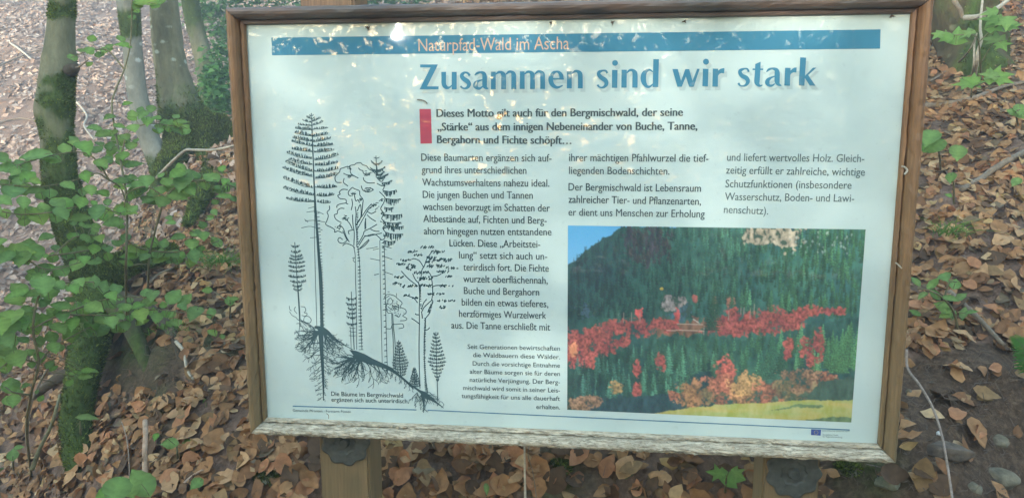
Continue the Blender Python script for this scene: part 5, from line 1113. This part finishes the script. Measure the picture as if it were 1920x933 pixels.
stick('short grey stick running down behind the pointed seedling', [(1780, 548), (1808, 572), (1840, 602), (1882, 647)], 11, 'twig')
stick('pale fallen branch with curled bark in front of the gnarled trunk', [(1808, 34, 3.4), (1830, 32, 3.38), (1850, 25, 3.38), (1872, 14, 3.4), (1900, -8, 3.5)], 9, 'twig_pale')
stick('dark branch arching over the top of the gnarled trunk', [(1788, 0, 3.42), (1800, 18, 3.4), (1808, 34, 3.4), (1848, 34, 3.36)], 8, 'twig')
stick('pale dead shoot standing before the gnarled trunk', [(1826, 146), (1832, 118, 3.3), (1834, 96, 3.28), (1840, 75, 3.28), (1838, 50, 3.3), (1842, 0, 3.35)], 6, 'twig_pale')
stick('thinner dead shoot forked beside the standing pale one', [(1822, 146), (1826, 120, 3.3), (1827, 82, 3.3), (1832, 62, 3.3)], 4, 'twig_pale')
stick('thin slanting twig crossing the litter under the gnarled trunk', [(1745, 152), (1790, 122), (1815, 98, 3.3), (1832, 66, 3.3)], 3.5, 'twig')
stick('brown stick lying at the right edge near the gnarled trunk', [(1852, 121), (1880, 122), (1925, 121)], 5, 'twig')
stick('short twig pointing up at the right edge beside the maple leaves', [(1885, 92), (1902, 78), (1925, 64)], 5, 'twig')
stick('bent bare grey stick reaching behind the left rail', [(294, 333, 3.2), (318, 308, 3.1), (346, 283, 3.0), (362, 281, 2.95), (400, 281, 2.8), (445, 272, 2.6)], 6, 'twig_pale')
stick('upright bare stick with peeling bark at the lower left', [(272, 892, 2.02), (271, 850, 2.03), (273, 815, 2.05), (272, 788, 2.08)], 9, 'stick_red', taper=.9)
stick('thin stem standing below the sign between the posts', [(985, 950, 1.62), (984, 890, 1.6), (983, 820, 1.58)], 5, 'twig_pale')
stick('very thin stem beside the thicker one under the sign', [(1008, 950, 1.66), (1000, 890, 1.64), (990, 850, 1.62), (996, 825, 1.6)], 2, 'twig')
stick('slender leaning stem left of the mossy hanging root', [(60, 880, 2.5), (75, 840, 2.48), (95, 800, 2.46), (104, 772, 2.45), (112, 740, 2.5)], 7, 'twig_green')
stick('thin double stem at the far lower left', [(50, 830, 2.4), (52, 790, 2.38), (60, 750, 2.36), (78, 710, 2.35), (90, 690, 2.35)], 5, 'twig')
stick('wiry thread of root dangling left of the upright stick', [(243, 895, 2.1), (241, 850, 2.1), (236, 815, 2.12), (228, 790, 2.15)], 2.2, 'root', 'root', 'bare_root')
stick('long thin pale root hanging down the soil bank right of the sign', [(1700, 655, 1.8), (1702, 690, 1.78), (1725, 722, 1.74), (1748, 762, 1.70), (1765, 812, 1.66), (1776, 870, 1.62), (1788, 950, 1.58)], 4.5, 'root', 'root', 'bare_root', .8, rough=.08)
stick('twig lying among the leaves left of the sign', [(280, 530), (300, 512), (330, 500)], 4.5, 'twig')
stick('dead twig crossing the far leaf slope at the upper left', [(-10, 65), (30, 88), (60, 112)], 4, 'twig_pale', lift=.1)
stick('fallen branch on the far leaf slope at the upper left corner', [(-12, 128), (24, 112), (64, 96), (98, 92)], 3.2, 'twig', lift=.12)
stick('crooked fallen branch beyond the slender mossy trunk', [(138, 185), (162, 215), (158, 236), (176, 262)], 4, 'twig_pale', lift=.1)
stick('grey branch lying across the bare terrace at the far left', [(-10, 232), (34, 222), (70, 226)], 3, 'twig', lift=.1)
stick('dark snapped branch on the slope above the bare terrace', [(140, 84), (156, 80), (178, 84)], 7, 'twig', lift=.1)
stick('bare twig on the litter close to the left rail', [(405, 470), (430, 458), (452, 450)], 4, 'twig')
stick('dry root curling over the dark hollow', [(330, 640), (345, 660), (350, 690), (362, 710)], 7, 'twig_pale')
stick('broken brown branch lying in the lower litter left of the sign', [(345, 905), (362, 890), (380, 880)], 5, 'stick_red')
# ------------------------------------------------------------------ stones
def stone(label, px, py, rx, ry, mat='stone', cat='stone', name='stone', seed=1, dist=None, fz=0, emb=.75):
    p = hit(px, py) if dist is None else at(px, py, dist); d_ = np.linalg.norm(p-CAM); a, b = .85*rx*d_/F, .85*ry*d_/F
    bm = bmesh.new(); bmesh.ops.create_icosphere(bm, subdivisions=4, radius=1); V = np.array([v.co[:] for v in bm.verts]); Fc = [tuple(v.index for v in f.verts) for f in bm.faces]; bm.free()
    rr = np.random.default_rng(seed); pl = rr.normal(0, 1, (9, 3)); pl /= np.linalg.norm(pl, axis=1)[:, None]
    for n_ in pl: dd = V @ n_-rr.uniform(.68, .92); V = V-np.maximum(dd, 0)[:, None]*n_*.85
    V = V*(1+(fbm(V*2.2+seed, 4)-.47)[:, None]*.35); V = V*np.array([a, (a+b)/2*.9, b])
    root_ = link(name, mesh_np(name, V, Fc, None, True), M[mat]); root_.location = Vector(p+ray(px, py)*(a*emb)); tag(root_, label, cat)
    if fz:
        o = fuzz(V+np.array(root_.location), Fc, lambda q_: np.clip((q_[:, 2]-p[2])/b+.5+(fbm(q_*30, 2)-.4)*2, 0, 1), fz, .007, 'moss', root_)
    return root_
stone('rounded mossy stone at the lower left corner under the sign', 503, 902, 34, 24, 'stone_moss', seed=3, fz=1500)
stone('smaller mossy stone wedged above the rounded one by the left post', 506, 872, 24, 18, 'stone_moss', seed=5, fz=1500)
stone('large buried stone at the lower right edge of the soil bank', 1868, 896, 38, 20, 'stone', seed=6)
stone('yellowish stone sticking out of the soil right of the right post', 1722, 888, 20, 12, 'stone', seed=7)
stone('flat brown slab embedded diagonally in the soil bank', 1770, 846, 52, 18, 'clod', seed=8, emb=.1)
stone('pale wedge stone in the upper part of the right soil bank', 1874, 828, 16, 13, 'stone', seed=9)
stone('grey-brown stone directly below the lower right corner of the frame', 1664, 905, 24, 14, 'stone_moss', seed=10)
stone('small yellow stone beside the lower part of the right rail', 1700, 790, 9, 8, 'stone', seed=11)
stone('tiny stone near the top of the soil cut beside the rail', 1704, 734, 6, 6, 'stone', seed=12)
stone('white round pebble beside the hanging root', 1761, 812, 5, 5, 'pebble', 'pebble', 'pebble', 13)
stone('pale pebble under the white one on the soil bank', 1806, 849, 7, 6, 'stone', 'pebble', 'pebble', 14)
stone('buried stone at the bottom right below the flat slab', 1822, 915, 22, 13, 'stone', seed=15)
stone('grey stone low on the bank left of the hanging root', 1750, 915, 12, 9, 'stone', seed=16)
stone('green mossy stone just right of the right post', 1592, 880, 26, 20, 'stone_moss', seed=17, fz=1500)
stone('dark moss-covered boulder under the middle of the sign', 1042, 890, 46, 40, 'stone_moss', seed=18, fz=6000, emb=.6)
stone('dim stone in the leaves between the boulder and right post', 1180, 885, 20, 16, 'stone_moss', seed=19)
stone('angular stone in the shadowed hollow at the left', 205, 765, 14, 12, 'stone', seed=20)
# ------------------------------------------------------------------ insects' litter on the sign
for (lab, pts, w_) in (('dry curled seed stalk stuck to the glossy panel left of the bold lines', [(782, 187), (790, 187.5), (797, 190), (801, 195)], 2.0), ('tiny dry stalk caught on the lower lip of the frame', [(612, 774), (616, 778), (616, 784)], 1.2), ('small curl of peeling bark on the right rail', [(1690, 312), (1697, 314), (1701, 320), (1696, 327)], 3.4), ('splinter lying across the lower part of the right rail', [(1679, 492), (1685, 497), (1691, 503)], 2.6)):
    P = np.array([aty(x, y, -.0295 if 'rail' in lab else (-.012 if 'lip' in lab else -.0016)) for x, y in pts]); Q = catmull(P, 5); V, Fc = tube(Q, np.full(len(Q), w_*1.35/F/2), 6); c = V.mean(0); o = link('plant_scrap', mesh_np('plant_scrap', V-c, Fc), M['twig_pale' if 'rail' in lab else 'twig']); o.location = Vector(c); tag(o, lab, 'debris')
# dead gnats and cobweb dirt under the top rail
for i, (x, y, s_) in enumerate(((1033, 42, 5), (1149, 42, 6), (1283, 40, 5), (690, 53, 8), (1672, 29, 7))):
    c = aty(x, y, -.003); V = []; Fc = []
    parts = []
    for k in range(7):
        a = rng.normal(0, 1, 3)*np.array([1, .3, .9]); a /= np.linalg.norm(a); parts.append(tube([c, c+a*s_*.0009*rng.uniform(.4, 1)+np.array([0, -.001, -.0005])], [.0012*s_/6, .0003], 5))
    V, Fc = join(parts); o = link('cobweb_dirt', mesh_np('cobweb_dirt', V-c, Fc), M['clod']); o.location = Vector(c)
    tag(o, 'dark crumb of cobweb dirt under the top rail, '+['above the gap before Ascha ends', 'above the S of sind', 'above the w of wir', 'left above the teal band', 'in the upper right panel corner'][i], 'dirt', 'crumbs of dirt under the top rail')
# ------------------------------------------------------------------ the wood behind the viewer (it shows in the glossy panel)
n2 = 150000
P = np.column_stack([rng.uniform(-9, 10, n2), rng.uniform(-11, -6.5, n2), rng.uniform(-1.2, 5.0, n2)])
den = fbm(P*np.array([1.1, .5, 1.1]), 4); P = P[(den+rng.normal(0, .07, n2)) > .29]; P[::3, 2] = rng.uniform(-1.4, 1.5, len(P[::3]))
V, Fx, C = scatter_leaves(P, rng.normal(0, 1, (len(P), 3)), .115, 1, .5, 0, GP, np.ones(4)/4)
o = link('woodland_edge', mesh_np('woodland_edge', V, Fx, C), M['green']); tag(o, 'leafy wood across the path that faces the sign and mirrors in its panel', 'woodland', kind='stuff')

# ------------------------------------------------------------------ added haze volume, lifts the blacks like lens veil
_tops = [(o.matrix_world @ Vector(c)).z for o in COL.objects if o.type == 'MESH' and o.name.split('.')[0] in ('ground', 'crown', 'trunk', 'limb', 'woodland_edge') for c in o.bound_box]
hz0, hz1 = float(GV[:, 2].min())-1.0, max(max(_tops), float(GV[:, 2].max()))+2.0
bm = bmesh.new(); bmesh.ops.create_cube(bm, size=1)
for v in bm.verts: v.co = Vector((v.co.x*100, v.co.y*100, hz0 if v.co.z < 0 else hz1))
me = bpy.data.meshes.new('haze'); bm.to_mesh(me); bm.free()
hm = bpy.data.materials.new('veil_haze'); hm.use_nodes = True; hm.node_tree.nodes.remove(hm.node_tree.nodes['Principled BSDF'])
pv3 = hm.node_tree.nodes.new('ShaderNodeVolumePrincipled'); pv3.inputs['Density'].default_value = .028; pv3.inputs['Color'].default_value = (.93, .95, .90, 1); pv3.inputs['Anisotropy'].default_value = .3
hm.node_tree.links.new(pv3.outputs[0], hm.node_tree.nodes['Material Output'].inputs['Volume'])
tag(link('haze', me, hm), kind='stuff')
